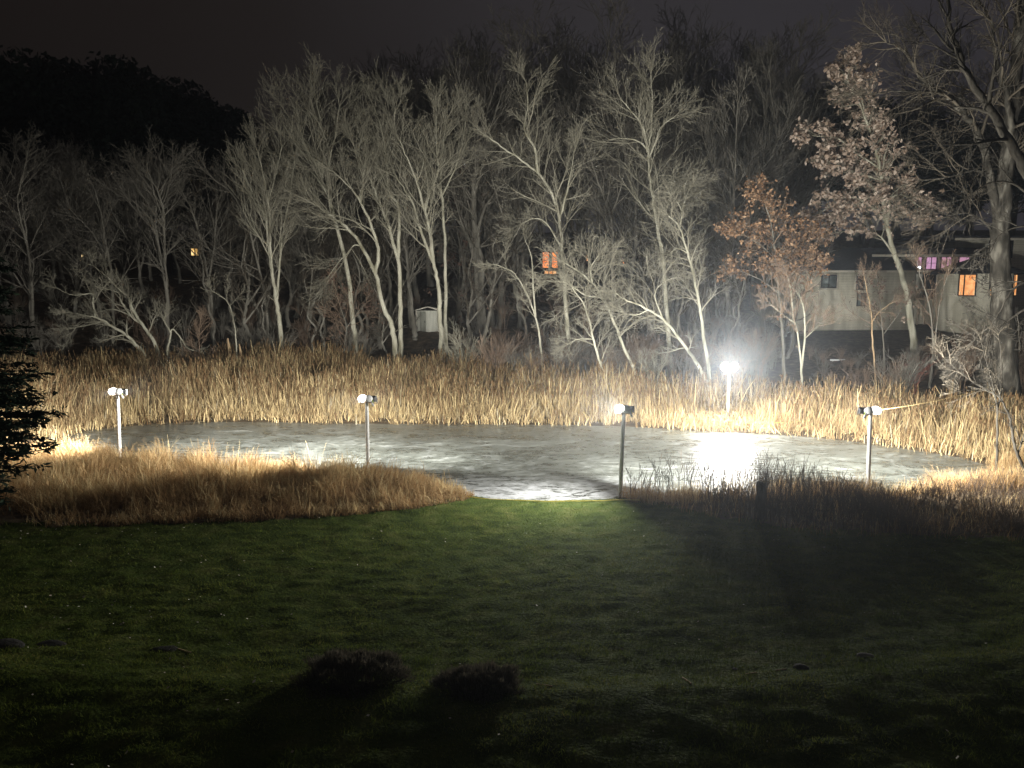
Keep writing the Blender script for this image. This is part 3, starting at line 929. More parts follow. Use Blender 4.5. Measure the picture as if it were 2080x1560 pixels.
# fallen / leaning brush on the left
T('leaning_tree', 'half fallen pale tree with crooked limbs reaching left over the reeds', 41.5, [
    ([(292, 722), (275, 700), (255, 680), (228, 663), (198, 645), (170, 640), (140, 634)], 0.14, 0.02, 0.9),
    ([(198, 645), (193, 615), (190, 598), (150, 600), (115, 585)], 0.06, 0.015, 0.8),
    ([(228, 663), (205, 655), (170, 662), (140, 668)], 0.05, 0.012, 0.7)], 41, spec(len=1.2, start=0.3, wob=0.25, up=0.02, lim=14), cat='tree')
T('leaning_tree', 'pale leaning tree with zigzag limbs beside the half fallen one', 42.5, [
    ([(322, 722), (310, 690), (290, 660), (270, 630), (262, 605), (240, 585), (215, 560), (190, 540)], 0.13, 0.02, 0.9),
    ([(290, 660), (265, 640), (245, 610), (240, 595), (205, 583)], 0.08, 0.015, 0.8),
    ([(265, 640), (230, 628), (195, 635)], 0.05, 0.015, 0.7)], 42, spec(len=1.3, start=0.3, wob=0.25, up=0.04, lim=14), cat='tree')
T('leaning_tree', 'low crooked dead limb tree leaning right beside the brush', 42, [
    ([(340, 715), (345, 690), (350, 668), (370, 690), (378, 705), (395, 712)], 0.07, 0.02, 0.6),
    ([(345, 675), (333, 650), (336, 640)], 0.05, 0.02, 0.5)], 43, spec(len=0.9, start=0.3, wob=0.3, lim=8), cat='tree')
T('bent_sapling', 'bent pale sapling arching left above the left reeds', 42, [
    ([(480, 705), (476, 660), (466, 620), (450, 602), (432, 592)], 0.045, 0.012, 0.6)], 44, spec(len=0.9, start=0.4, lim=10), cat='tree')
T('bare_sapling', 'thin reddish sapling tuft growing from the reeds left of centre', 42, [
    ([(405, 715), (405, 680), (407, 650)], 0.03, 0.01, 1.4)], 45, spec(len=0.9, start=0.15, lim=20), TWIG_BROWN, TWIG_BROWN, cat='tree')
# saplings in front of the house
T('bare_sapling', 'pale forked sapling before the lit house wall', 36, [
    ([(1629, 785), (1627, 740), (1622, 690), (1611, 640), (1607, 600), (1600, 560)], 0.075, 0.015, 0.9),
    ([(1627, 745), (1633, 695), (1634, 640), (1626, 605), (1615, 590)], 0.06, 0.015, 0.8),
    ([(1611, 660), (1585, 640), (1560, 615)], 0.03, 0.01, 0.6),
    ([(1634, 690), (1650, 675), (1670, 655)], 0.025, 0.01, 0.6)], 51, spec(len=1.1, start=0.5, lim=14), BARK, TWIG_BROWN, cat='tree')
T('bare_sapling', 'slim orange sapling crossing the corner of the house', 38, [
    ([(1778, 760), (1772, 690), (1770, 640), (1763, 600), (1755, 560)], 0.06, 0.015, 0.7),
    ([(1772, 655), (1785, 635), (1812, 615)], 0.03, 0.01, 0.6)], 52, spec(len=1.0, start=0.5, lim=12), PALEWOOD, TWIG_BROWN, cat='tree')
T('bare_sapling', 'leaning sapling in front of the dark glass doors of the house', 38, [
    ([(1893, 740), (1895, 690), (1888, 620), (1872, 570), (1862, 530)], 0.07, 0.02, 0.6),
    ([(1895, 720), (1903, 660), (1912, 600), (1925, 560)], 0.05, 0.015, 0.6)], 53, spec(len=1.2, start=0.5, lim=12), BARK_DIM, TWIG_BROWN, cat='tree')
# oaks keeping their leaves
T('oak_tree', 'tall oak holding pinkish tan leaves in front of the house roof', 44, [
    ([(1857, 720), (1850, 640), (1838, 580), (1818, 520), (1802, 460), (1793, 400), (1785, 330), (1765, 260), (1740, 200), (1715, 150)], 0.24, 0.03, 1.0),
    ([(1800, 450), (1770, 420), (1720, 400), (1670, 430)], 0.08, 0.02, 1.2),
    ([(1795, 410), (1830, 395), (1870, 420)], 0.07, 0.02, 1.1),
    ([(1787, 340), (1740, 310), (1700, 280), (1650, 275)], 0.06, 0.015, 1.0),
    ([(1790, 370), (1730, 350), (1690, 330)], 0.06, 0.015, 1.2),
    ([(1818, 520), (1780, 475), (1720, 470), (1685, 475)], 0.06, 0.015, 0.9),
    ([(1765, 260), (1745, 180), (1738, 130)], 0.05, 0.012, 1.0)], 61,
  spec(len=1.25, start=0.5, lim=18, wob=0.26, up=0.03, kids=(6, 5, 4, 0)), BARK, TWIG, leaves=0.36, leaf_mat=OAK_LEAF_PINK, leaf_size=0.23, leaf_n=3)
T('oak_tree', 'small oak with rusty orange leaves right of the bright far lamp', 41, [
    ([(1592, 760), (1590, 690), (1585, 620), (1578, 550), (1570, 480), (1560, 430), (1545, 395)], 0.11, 0.03, 1.0),
    ([(1575, 520), (1540, 490), (1500, 470)], 0.05, 0.015, 1.2),
    ([(1578, 550), (1610, 510), (1640, 490)], 0.05, 0.015, 1.2),
    ([(1584, 600), (1545, 570), (1500, 550)], 0.045, 0.012, 1.0),
    ([(1582, 590), (1610, 560), (1645, 540)], 0.045, 0.012, 1.0)], 62,
  spec(len=1.25, start=0.45, lim=18, wob=0.24, up=0.02, kids=(6, 5, 4, 0)), BARK_DIM, TWIG_BROWN, leaves=0.36, leaf_mat=OAK_LEAF_RUST, leaf_size=0.17, leaf_n=2)
T('oak_tree', 'dull oak with dark brown leaves behind the shed and grey tree', 54, [
    ([(930, 650), (932, 590), (935, 520), (938, 450), (940, 400)], 0.12, 0.03, 1.0)], 63,
  spec(len=2.4, start=0.2, lim=14, wob=0.24, up=0.0, kids=(5, 5, 4, 0)), BARK_DIM, TWIG_DIM, leaves=0.3, leaf_mat=LEAF_DIM, leaf_size=0.2, leaf_n=2)
T('oak_sapling', 'leafy oak sapling with dark red leaves left of the arching tree', 45.5, [
    ([(700, 705), (703, 660), (690, 620), (680, 590)], 0.05, 0.015, 1.3),
    ([(705, 670), (725, 640), (745, 615)], 0.03, 0.01, 1.1)], 64,
  spec(len=1.5, start=0.2, lim=18, wob=0.24, up=0.0, kids=(5, 4, 4, 0)), BARK_DIM, TWIG_BROWN, cat='tree', leaves=0.16, leaf_mat=LEAF_DIM, leaf_size=0.16, leaf_n=1)

T('oak_sapling', 'leafy oak sapling with dull tan leaves hiding the house corner', 43, [
    ([(1796, 770), (1795, 700), (1790, 640), (1785, 590), (1780, 555)], 0.06, 0.015, 1.2),
    ([(1795, 680), (1825, 640), (1850, 600)], 0.035, 0.01, 1.1),
    ([(1794, 670), (1768, 620), (1755, 570)], 0.035, 0.01, 1.0)], 65,
  spec(len=0.9, start=0.3, lim=12, wob=0.24, up=0.02, kids=(5, 4, 3, 0)), BARK_DIM, TWIG_BROWN, cat='tree', leaves=0.2, leaf_mat=LEAF_DIM, leaf_size=0.15, leaf_n=1)

# the big trees on the right
T('cottonwood_tree', 'huge furrowed old trunk at the right with arching mottled limbs', 33, [
    ([(2048, 830), (2042, 700), (2034, 600), (2030, 500), (2036, 420), (2046, 330), (2056, 240), (2066, 120), (2075, 0)], 0.56, 0.2, 0.5),
    ([(2030, 470), (2010, 350), (1985, 270), (1945, 215), (1900, 180), (1865, 150), (1840, 105), (1800, 85)], 0.2, 0.03, 0.9),
    ([(2036, 420), (2050, 330), (2062, 250), (2050, 190), (2030, 120), (2015, 40)], 0.2, 0.05, 0.8),
    ([(2008, 350), (1970, 345), (1920, 360), (1870, 365)], 0.06, 0.015, 0.9),
    ([(1960, 235), (1960, 205), (1900, 190), (1820, 186), (1765, 192)], 0.06, 0.015, 0.9),
    ([(2030, 480), (1990, 440), (1950, 430), (1905, 445)], 0.06, 0.015, 0.8)], 71,
  spec(len=2.4, start=0.6, lim=11, wob=0.24, up=0.02), BARK_OLD, TWIG_SAP, sides=14)
T('dark_tree', 'dark barked near tree leaning in across the top right corner', 24, [
    ([(2190, 960), (2160, 700), (2120, 430), (2080, 335), (2040, 270), (1990, 190), (1950, 120), (1932, 50), (1922, -20)], 0.24, 0.04, 0.6),
    ([(1950, 120), (1920, 105), (1890, 85)], 0.04, 0.012, 0.7),
    ([(2110, 420), (2060, 370), (2010, 365), (1960, 400)], 0.05, 0.012, 0.7),
    ([(2140, 580), (2085, 590), (2055, 605), (2035, 635), (2015, 665)], 0.05, 0.015, 0.7),
    ([(2150, 640), (2090, 615), (2050, 640), (2010, 672), (1975, 690)], 0.05, 0.012, 0.7),
    ([(2130, 480), (2080, 470), (2040, 480), (2010, 500)], 0.04, 0.01, 0.7)], 72,
  spec(len=1.5, start=0.45, lim=8, wob=0.24, up=-0.01), BARK_DARK, BARK_DARK)
T('bare_sapling', 'thin crooked sapling on the pond bank at the far right', 22.6, [
    ([(2023, 985), (2025, 930), (2026, 880), (2024, 815), (2010, 795), (1985, 792), (1950, 793)], 0.045, 0.012, 0.5),
    ([(2025, 820), (2012, 760), (2000, 720), (1993, 690)], 0.025, 0.008, 0.5),
    ([(2026, 830), (2035, 780), (2034, 720), (2028, 680)], 0.025, 0.008, 0.5),
    ([(2010, 795), (1960, 765), (1915, 725)], 0.02, 0.007, 0.4)], 73, spec(len=0.8, start=0.5, lim=9, wob=0.22, up=0.02, rmin=0.004), BARK_DARK, TWIG_SAP, cat='tree')
T('bare_sapling', 'dark curved stem at the right edge of the bank', 22.0, [
    ([(2092, 1010), (2078, 950), (2062, 910), (2055, 870), (2048, 840), (2035, 815), (2020, 800)], 0.06, 0.015, 0.4),
    ([(2066, 915), (2076, 890), (2085, 860)], 0.03, 0.01, 0.4)], 74, spec(len=0.8, start=0.5, lim=7, wob=0.22, rmin=0.004), BARK_DARK, BARK_DARK, cat='tree')


# ---- prototypes for the wood behind
def proto(i, label, group, H, S, bark, twig, seed, forks=3, cat='tree', name='bare_tree'):
    rg = random.Random(seed)
    lean = rg.uniform(-0.12, 0.12)
    main = [Vector((0, 0, -0.2))]
    for k_ in range(1, 8):
        t = k_ / 7
        main.append(Vector((lean * H * t + rg.uniform(-0.2, 0.2), rg.uniform(-0.3, 0.3), H * 0.82 * t)))
    st = [(main, 0.017 * H, 0.03, 1.0)]
    for f in range(forks):
        k_ = rg.randint(2, 5)
        a = rg.uniform(0, 6.28)
        p = main[k_]
        L = H * rg.uniform(0.3, 0.5)
        q = [p + Vector((math.cos(a) * L * t * 0.5, math.sin(a) * L * t * 0.5, L * t * (0.7 + 0.25 * t))) for t in (0, 0.33, 0.66, 1)]
        st.append((q, 0.008 * H, 0.025, 1.0))
    return make_tree(name, label, st, S, seed, bark, twig, group=group, cat=cat, sides=7)


G_BACK = 'dim bare trees filling the wood behind'
L_BACK = 'dim grey bare tree standing in the wood behind the pale trees'
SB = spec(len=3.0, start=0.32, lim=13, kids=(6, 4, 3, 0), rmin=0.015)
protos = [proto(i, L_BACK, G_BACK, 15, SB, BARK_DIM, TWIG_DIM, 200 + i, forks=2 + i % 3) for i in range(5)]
rg = random.Random(99)
spots = []
for row, (Y, dpx, jit) in enumerate([(54, 85, 40), (60, 75, 45), (68, 68, 45), (78, 62, 40), (90, 60, 40)]):
    px = -40 + row * 23
    while px < 2120:
        x = px + rg.uniform(-jit, jit)
        y = Y + rg.uniform(-2.5, 2.5)
        px += dpx
        if 1600 < x < 2120 and y < 82: continue          # the house stands here
        if 1070 < x < 1300 and 70 < y < 84: continue
        if y < 73 and (1088 < x < 1142 or 376 < x < 420): continue
        spots.append((x, y))
used = [False] * 5
for (px, Y) in spots:
    k_ = rg.randrange(5)
    o = copy_tree(protos[k_]) if used[k_] else protos[k_]
    used[k_] = True
    X_ = (px - 1040) / F * Y
    o.location = (X_, Y, hz(X_, Y) - 0.1)
    o.rotation_euler = (0, 0, rg.uniform(0, 6.28))
    # the crowns step down towards the left and up to the right, as the tree line does
    s_ = np.interp(px, [0, 420, 470, 560, 700, 1200, 2100], [0.72, 0.62, 0.5, 0.62, 0.88, 1.0, 1.0]) * rg.uniform(0.85, 1.1) * (1.28 if Y > 65 and px > 640 else 1.0)
    o.scale = (s_ * rg.uniform(0.9, 1.15), s_ * rg.uniform(0.9, 1.15), s_)


G_POLE = 'thin pole saplings crowding the wood'
poles = [proto(10 + i, 'thin grey pole sapling among the bigger trunks', G_POLE, 8.5, spec(len=1.3, start=0.25, lim=9, kids=(4, 4, 3, 0), rmin=0.008, wob=0.2), BARK_DIM, TWIG_SAP, 700 + i, forks=1 + i % 2, name='pole_sapling') for i in range(4)]
used = [False] * 4
for i in range(70):
    Y = rg.uniform(45.5, 60)
    px = rg.uniform(380, 1600)
    if 820 < px < 930 or 1092 < px < 1140: continue
    k_ = rg.randrange(4)
    o = copy_tree(poles[k_]) if used[k_] else poles[k_]
    used[k_] = True
    X_ = (px - 1040) / F * Y
    o.location = (X_, Y, hz(X_, Y) - 0.1)
    o.rotation_euler = (rg.gauss(0, 0.07), rg.gauss(0, 0.07), rg.uniform(0, 6.28))
    s_ = rg.uniform(0.6, 1.25)
    o.scale = (s_, s_, s_)


# dark evergreen masses: crowns of many small sprays, each tree on its own
def evergreen_proto(seed, H, W, name, label, group, n=15000, mat_=EVERGREEN):
    r_ = np.random.default_rng(seed)
    C, T_ = [], []
    lobes = [(r_.normal(0, 0.33, 2) * W, r_.uniform(0.35, 0.9) * H, r_.uniform(0.28, 0.42) * W) for _ in range(16)]
    per = n // len(lobes)
    for (xy, zc, rad) in lobes:
        d = r_.normal(size=(per, 3))
        d /= np.linalg.norm(d, axis=1, keepdims=True)
        rr = rad * r_.uniform(0.55, 1.08, (per, 1))
        C.append(np.stack([xy[0] + d[:, 0] * rr[:, 0], xy[1] + d[:, 1] * rr[:, 0], zc + d[:, 2] * rr[:, 0] * 0.9], -1))
        T_.append(np.clip(0.4 + 0.5 * d[:, 2] * r_.uniform(0, 1, per) + r_.normal(0, 0.2, per), 0, 1))
    C = np.concatenate(C)
    T_ = r_.random(len(C))
    m_ = len(C)
    u_ = r_.normal(size=(m_, 3)); u_ /= np.linalg.norm(u_, axis=1, keepdims=True)
    w_ = np.cross(u_, r_.normal(size=(m_, 3))); w_ /= np.linalg.norm(w_, axis=1, keepdims=True)
    s_ = r_.uniform(0.12, 0.32, (m_, 1)) * W / 6
    root = empty(name, (0, 0, 0), label, 'tree', group)
    a = Acc()
    tubes(a, [([Vector((0, 0, -0.2)), Vector((0.1, 0, H * 0.3)), Vector((-0.1, 0.1, H * 0.7))], [0.25, 0.2, 0.08])], 8)
    for (xy, zc, rad) in lobes:
        tubes(a, [([Vector((0, 0, zc * 0.5)), Vector((xy[0] * 0.6, xy[1] * 0.6, zc * 0.8)), Vector((xy[0], xy[1], zc))], [0.09, 0.06, 0.02])], 5)
    a.build('trunk', BARK_DARK, root)
    a = Acc()
    a.add(np.stack([C - u_ * s_, C + w_ * s_ * 0.5, C + u_ * s_, C - w_ * s_ * 0.5], 1).reshape(-1, 3), np.arange(4 * m_).reshape(-1, 4), np.repeat(T_, 4))
    a.build('crown', mat_, root)
    return root


G_EV = 'dark evergreens on the hill behind the wood'
evs = [evergreen_proto(300 + i, 14, 7, 'evergreen_tree', 'black round headed evergreen on the hill behind the wood', G_EV) for i in range(3)]
ev_spots = [(-30, 84, 1.38), (60, 86, 1.42), (140, 84, 1.40), (215, 86, 1.40), (285, 84, 1.28), (345, 86, 1.2), (400, 84, 1.08), (440, 86, 0.92),
            (560, 100, 0.75), (640, 104, 0.8), (740, 104, 0.85), (850, 106, 0.9), (960, 106, 1.0), (1060, 108, 1.05), (1150, 106, 1.1), (1230, 108, 1.15),
            (1310, 106, 1.2), (1390, 108, 1.2), (1470, 106, 1.22), (1540, 108, 1.25), (1610, 104, 1.2), (1680, 92, 1.22), (1740, 90, 1.2), (1800, 88, 1.05), (1870, 92, 1.0), (1950, 90, 1.0), (2040, 92, 1.0), (2120, 90, 1.0)]
for i, (px, Y, s_) in enumerate(ev_spots):
    o = evs[i] if i < 3 else copy_tree(evs[i % 3])
    X_ = (px - 1040) / F * Y
    o.location = (X_, Y, hz(X_, Y))
    o.rotation_euler = (0, 0, rg.uniform(0, 6.28))
    o.scale = (s_, s_, s_)


# ---- shrubs between the trunks
def shrub_proto(seed, H, label, group, twig, stems=9, spread=0.5, lim=9, name='bare_shrub', rmin=0.006, ln=0.8):
    rg_ = random.Random(seed)
    st = []
    for i in range(stems):
        a = rg_.uniform(0, 6.28)
        s_ = rg_.uniform(0.1, spread)
        h = H * rg_.uniform(0.6, 1.0)
        st.append(([Vector((math.cos(a) * 0.12, math.sin(a) * 0.12, -0.1)), Vector((math.cos(a) * s_ * h * 0.4, math.sin(a) * s_ * h * 0.4, h * 0.45)),
                    Vector((math.cos(a) * s_ * h, math.sin(a) * s_ * h, h * 0.8))], 0.022, 0.008, 0.8))
    S = spec(len=ln, start=0.3, lim=lim, kids=(5, 4, 3, 0), rmin=rmin, up=0.06, maxl=3)
    rgx = random.Random(seed + 5)
    out = {0: [], 1: [], 2: [], 3: [], 'tips': []}
    tr = []
    for pts, r0, r1, br in st:
        P = catmull(pts, 4)
        n_ = len(P)
        tr.append((P, [r0 + (r1 - r0) * i / (n_ - 1) for i in range(n_)]))
        for i in range(lim):
            a = rgx.randint(2, n_ - 2)
            td = (P[a + 1] - P[a]).normalized()
            branch(rgx, out, P[a], td + rvec(rgx) * 0.6, ln * rgx.uniform(0.5, 1.2), 0.009, 2, S)
    root = empty(name, (0, 0, 0), label, 'shrub', group)
    a = Acc()
    tubes(a, tr, 5)
    a.build('stem', twig, root)
    a = Acc()
    if out[2]: tubes(a, out[2], 3)
    if out[3]: tubes(a, out[3], 3)
    a.build('crown', twig, root)
    return root


G_SH = 'bare shrubs under the trees'
shr = [shrub_proto(400 + i, 2.6, 'bare brown grey shrub in the undergrowth below the trees', G_SH, TWIG_DIM if i % 2 else TWIG_BROWN) for i in range(4)]
used = [False] * 4
sh_spots = []
for row, (Y, step) in enumerate([(45.5, 62), (49, 58), (54, 60)]):
    px = 20 + row * 20
    while px < 1600:
        sh_spots.append((px + rg.uniform(-22, 22), Y + rg.uniform(-1.2, 1.2)))
        px += step
for i in range(46):
    sh_spots.append((rg.uniform(1000, 1600), rg.uniform(39.5, 44)))
for i in range(52):
    sh_spots.append((rg.uniform(1640, 2120), rg.uniform(35, 47)))
for px, Y in sh_spots:
    X_ = (px - 1040) / F * Y
    if 815 < px < 935 and Y < 55: continue
    if 1590 < px < 1960 and Y > 36: 
        sc_ = 0.42
    else: sc_ = 1.0
    k_ = rg.randrange(4)
    o = copy_tree(shr[k_]) if used[k_] else shr[k_]
    used[k_] = True
    o.location = (X_, Y, hz(X_, Y))
    o.rotation_euler = (0, 0, rg.uniform(0, 6.28))
    s_ = rg.uniform(0.7, 1.15) * sc_
    o.scale = (s_, s_, s_ * rg.uniform(0.9, 1.2))
for (px, py, Y, s_, tw, lab, sd_) in [(945, 735, 41.5, 1.35, TWIG, 'pale upright bare shrub right of the straight tree by the shed', 421),
                              (1005, 745, 40.5, 1.25, TWIG_BROWN, 'pinkish grey fan shaped bare shrub below the stout old tree', 422),
                              (1862, 780, 37, 0.75, TWIG_RED, 'small red twigged shrub below the house', 423),
                              (1330, 770, 39, 1.0, TWIG, 'pale bare shrub at the foot of the narrow crowned tall tree', 424)]:
    o = shrub_proto(sd_, 2.7, lab, None, tw, stems=12, spread=0.45, lim=10)
    X_ = (px - 1040) / F * Y
    o.location = (X_, Y, hz(X_, Y))
    o.scale = (s_, s_, s_)


# ------------------------------------------------------------------ near spruce, far left
root = empty('spruce_tree', (-11.0, 14.6, hz(-11.0, 14.6)), 'black spruce with ragged drooping boughs at the left edge', 'tree')
a = Acc()
tubes(a, [([Vector((0, 0, -0.2)), Vector((0, 0, 4)), Vector((0.05, 0, 9.1))], [0.2, 0.15, 0.03])], 10)
a.build('trunk', BARK_DARK, root)
a = Acc()
rs = random.Random(5)
bas, Ls, Ws, azs, leans, bends, tints = [], [], [], [], [], [], []
rad_z = lambda z: float(np.interp(z, [0.5, 1.0, 1.6, 2.2, 3.2, 4.2, 5.0, 6.2, 9.0], [0.9, 1.0, 1.2, 1.45, 1.75, 1.45, 1.25, 1.0, 0.15]))
bough = []
for i in range(560):
    z = rs.uniform(1.5, 8.8)
    if z < 2.3 and rs.random() < 0.5: continue
    az = rs.uniform(0, 6.28)
    L = rad_z(z) * rs.uniform(0.75, 1.1)
    pts = []
    for t in (0, 0.35, 0.7, 1.0):
        pts.append(Vector((math.cos(az) * L * t, math.sin(az) * L * t, z - 0.28 * L * t + 0.18 * L * t * t)))
    bough.append((pts, [0.02, 0.015, 0.01, 0.005]))
    for j in range(int(18 + 22 * L)):
        t = rs.uniform(0.15, 1.0)
        p = pts[0].lerp(pts[3], t)
        p.z = z - 0.28 * L * t + 0.18 * L * t * t
        bas.append(tuple(p + rvec(rs) * 0.03))
        Ls.append(rs.uniform(0.12, 0.3) * (1.15 - 0.4 * t))
        Ws.append(rs.uniform(0.045, 0.085))
        azs.append(az + rs.choice((-1, 1)) * rs.uniform(0.3, 1.2))
        leans.append(rs.uniform(1.3, 2.0))
        bends.append(rs.uniform(-0.2, 0.5))
        tints.append(rs.random())
tubes(a, bough, 4)
a2 = Acc()
bas = np.array(bas)
nB = len(bas)


def sprays(acc, base, L, W, az, el, tint):
    d = np.stack([np.cos(az) * np.cos(el), np.sin(az) * np.cos(el), np.sin(el)], -1)
    up = np.stack([NR.normal(0, 0.5, len(az)), NR.normal(0, 0.5, len(az)), np.ones(len(az))], -1)
    s = np.cross(d, up)
    s /= np.linalg.norm(s, axis=1, keepdims=True) + 1e-9
    m1 = base + d * (L * 0.45)[:, None]
    e = base + d * L[:, None]
    V = np.stack([base, m1 - s * W[:, None] / 2, e, m1 + s * W[:, None] / 2], 1)
    acc.add(V.reshape(-1, 3), np.arange(4 * len(az)).reshape(-1, 4), np.repeat(tint, 4))


sprays(a2, bas, np.array(Ls), np.array(Ws), np.array(azs), -(np.array(leans) - 1.57) - 0.1, np.array(tints))
b2 = np.repeat(bas, 2, 0) + NR.normal(0, 0.05, (nB * 2, 3))
sprays(a2, b2, NR.uniform(0.06, 0.16, nB * 2), NR.uniform(0.02, 0.045, nB * 2), np.repeat(azs, 2) + NR.normal(0, 0.7, nB * 2), NR.normal(-0.2, 0.5, nB * 2), NR.random(nB * 2))
a.build('bough', BARK_DARK, root)
a2.build('crown', NEEDLE, root)


# ------------------------------------------------------------------ clipped mounds on the lawn
def mound(name, label, px, py, w, d, h, seed, skew=0.0, n=16000):
    p = None
    z = 0.9
    for _ in range(6):
        p = gnd(px, py, z)
        z = hz(p.x, p.y)
    r_ = np.random.default_rng(seed)
    root_ = empty(name, (p.x, p.y + d * 0.5, z), label, 'shrub')
    th = r_.uniform(0, 6.283, n)
    ph = np.arccos(r_.uniform(-0.05, 1, n))
    rr = r_.uniform(0.55, 1.04, n) ** 0.5 * (0.62 + 0.65 * vnoise(th * 1.3 + seed, ph * 2.2, 0.45, seed))
    C = np.stack([np.sin(ph) * np.cos(th) * rr * w / 2, np.sin(ph) * np.sin(th) * rr * d / 2, np.cos(ph) * rr * h], -1)
    C[:, 2] *= 1 + skew * C[:, 0] / w
    acc = Acc()
    up = C / (np.array([w / 2, d / 2, h]) ** 2)
    up /= np.linalg.norm(up, axis=1, keepdims=True) + 1e-6
    ribbons(acc, C, r_.uniform(0.03, 0.085, n), r_.uniform(0.004, 0.011, n), np.arctan2(up[:, 1], up[:, 0]), np.arccos(np.clip(up[:, 2], -1, 1)) * 0.7 + r_.normal(0, 0.35, n), r_.uniform(-0.3, 0.6, n), r_.random(n), k=3)
    acc.build('foliage', SHRUB_LEAF, root_)
    acc = Acc()
    st = []
    rq = random.Random(seed)
    for i in range(26):
        a_ = rq.uniform(0, 6.28)
        q = rq.uniform(0.2, 0.8)
        st.append(([Vector((0, 0, -0.05)), Vector((math.cos(a_) * w * 0.2 * q, math.sin(a_) * d * 0.2 * q, h * 0.45)), Vector((math.cos(a_) * w * 0.42 * q, math.sin(a_) * d * 0.42 * q, h * 0.8))], [0.014, 0.01, 0.005]))
    tubes(acc, st, 5)
    acc.build('stem', BARK_DARK, root_)
    return root_


mound('low_shrub', 'larger dark shaggy mound shrub on the lawn crest', 700, 1420, 1.3, 0.95, 0.24, 3, skew=-0.3, n=22000)
mound('low_shrub', 'smaller dark rounded mound shrub on the lawn crest', 975, 1432, 1.04, 0.75, 0.2, 4, skew=0.35)


# ------------------------------------------------------------------ small things
def rock(name, label, px, py, s, matl, seed, cat='rock', group=None):
    z = 0.8
    for _ in range(6):
        p = gnd(px, py, z)
        z = hz(p.x, p.y)
    bm_ = bmesh.new()
    bmesh.ops.create_icosphere(bm_, subdivisions=3, radius=1)
    rq = random.Random(seed)
    off = [rvec(rq) for _ in range(9)]
    for v_ in bm_.verts:
        k_ = 1 + sum(0.09 * math.sin(3 * v_.co.dot(o_) + i) for i, o_ in enumerate(off)) * 0.6
        v_.co = Vector((v_.co.x * s[0], v_.co.y * s[1], v_.co.z * s[2])) * k_
    o_ = bm_obj(name, bm_, matl, None, (p.x, p.y, z + s[2] * 0.45), smooth=True)
    return tag(o_, label, cat, group)


rock('rock', 'rounded pale boulder half sunk behind the right lawn crest', 1757, 1336, (0.11, 0.08, 0.04), STONE, 1)
rock('rock', 'small reddish pale stone left among the stones on the right crest', 1492, 1362, (0.04, 0.03, 0.028), STONE, 2)
rock('rock', 'dark peaked stone with pale tip on the right lawn crest', 1627, 1360, (0.11, 0.08, 0.06), DARKROCK, 3)
rock('rock', 'dark low stone with a pale stick beside it on the left crest', 335, 1322, (0.18, 0.12, 0.045), DARKROCK, 4)
rock('rock', 'large dark lump of stone at the left edge of the lawn crest', 8, 1316, (0.3, 0.2, 0.06), DARKROCK, 5)
rock('rock', 'flat dark stone beside the large lump on the left crest', 100, 1312, (0.22, 0.14, 0.03), DARKROCK, 6)


def stick(name, label, p0, p1, r, matl, px=True, sag=0.0, cat='stick'):
    if px:
        q = []
        for (x_, y_) in (p0, p1):
            z = 0.8
            for _ in range(6):
                g_ = gnd(x_, y_, z)
                z = hz(g_.x, g_.y) + 0.03
            q.append(Vector((g_.x, g_.y, z)))
        p0, p1 = q
    n_ = 14
    P = [p0.lerp(p1, i / n_) + Vector((0, 0, -sag * 4 * (i / n_) * (1 - i / n_))) for i in range(n_ + 1)]
    a_ = Acc()
    tubes(a_, [(P, [r] * (n_ + 1))], 6)
    o_ = a_.build(name, matl, None, tuple(p0), smooth=True)
    return tag(o_, label, cat)


stick('stick', 'short whitish stick beside the dark stone on the left crest', (362, 1318), (388, 1326), 0.012, PALEWOOD)
stick('stick', 'bright pale short stick on the right lawn crest', (1576, 1362), (1597, 1359), 0.008, PALEWOOD)
stick('stick', 'thin pale twig left of the bright pale stick', (1515, 1370), (1537, 1366), 0.01, PALEWOOD)
stick('stick', 'pale slanting twig at the foot of the lit lawn crest', (1386, 1376), (1404, 1389), 0.01, PALEWOOD)
stick('stick', 'curved pale twig right of the smaller mound shrub', (1090, 1390), (1122, 1394), 0.008, PALEWOOD)
# rope along the mown landing
P = []
for i, (x_, y_) in enumerate([(930, 1005), (950, 1009), (985, 1013), (1040, 1016), (1100, 1018), (1160, 1018.5), (1220, 1018), (1262, 1017), (1300, 1020)]):
    g_ = gnd(x_, y_, 0.08)
    P.append(Vector((g_.x, g_.y, max(0.05, hz(g_.x, g_.y) + 0.045))))
a = Acc()
tubes(a, [(catmull(P, 4), [0.012] * (4 * (len(P) - 1) + 1))], 6)
tag(a.build('rope', YELLOW, smooth=True), 'yellow rope lying along the near edge of the ice', 'rope')
p0, p1 = at(1500, 858, 30.6), at(1665, 853, 31.0)
stick('rope', 'thin yellow rope stretched along the far bank right of the bright lamp', p0, p1, 0.012, YELLOW, px=False, sag=0.06, cat='rope')
p0, p1 = at(1782, 833, 21.4), at(1962, 800, 22.6)
stick('cord', 'tan cord running from the rightmost lamp post up to the bank sapling', p0, p1, 0.008, TAN, px=False, sag=0.05, cat='cord')
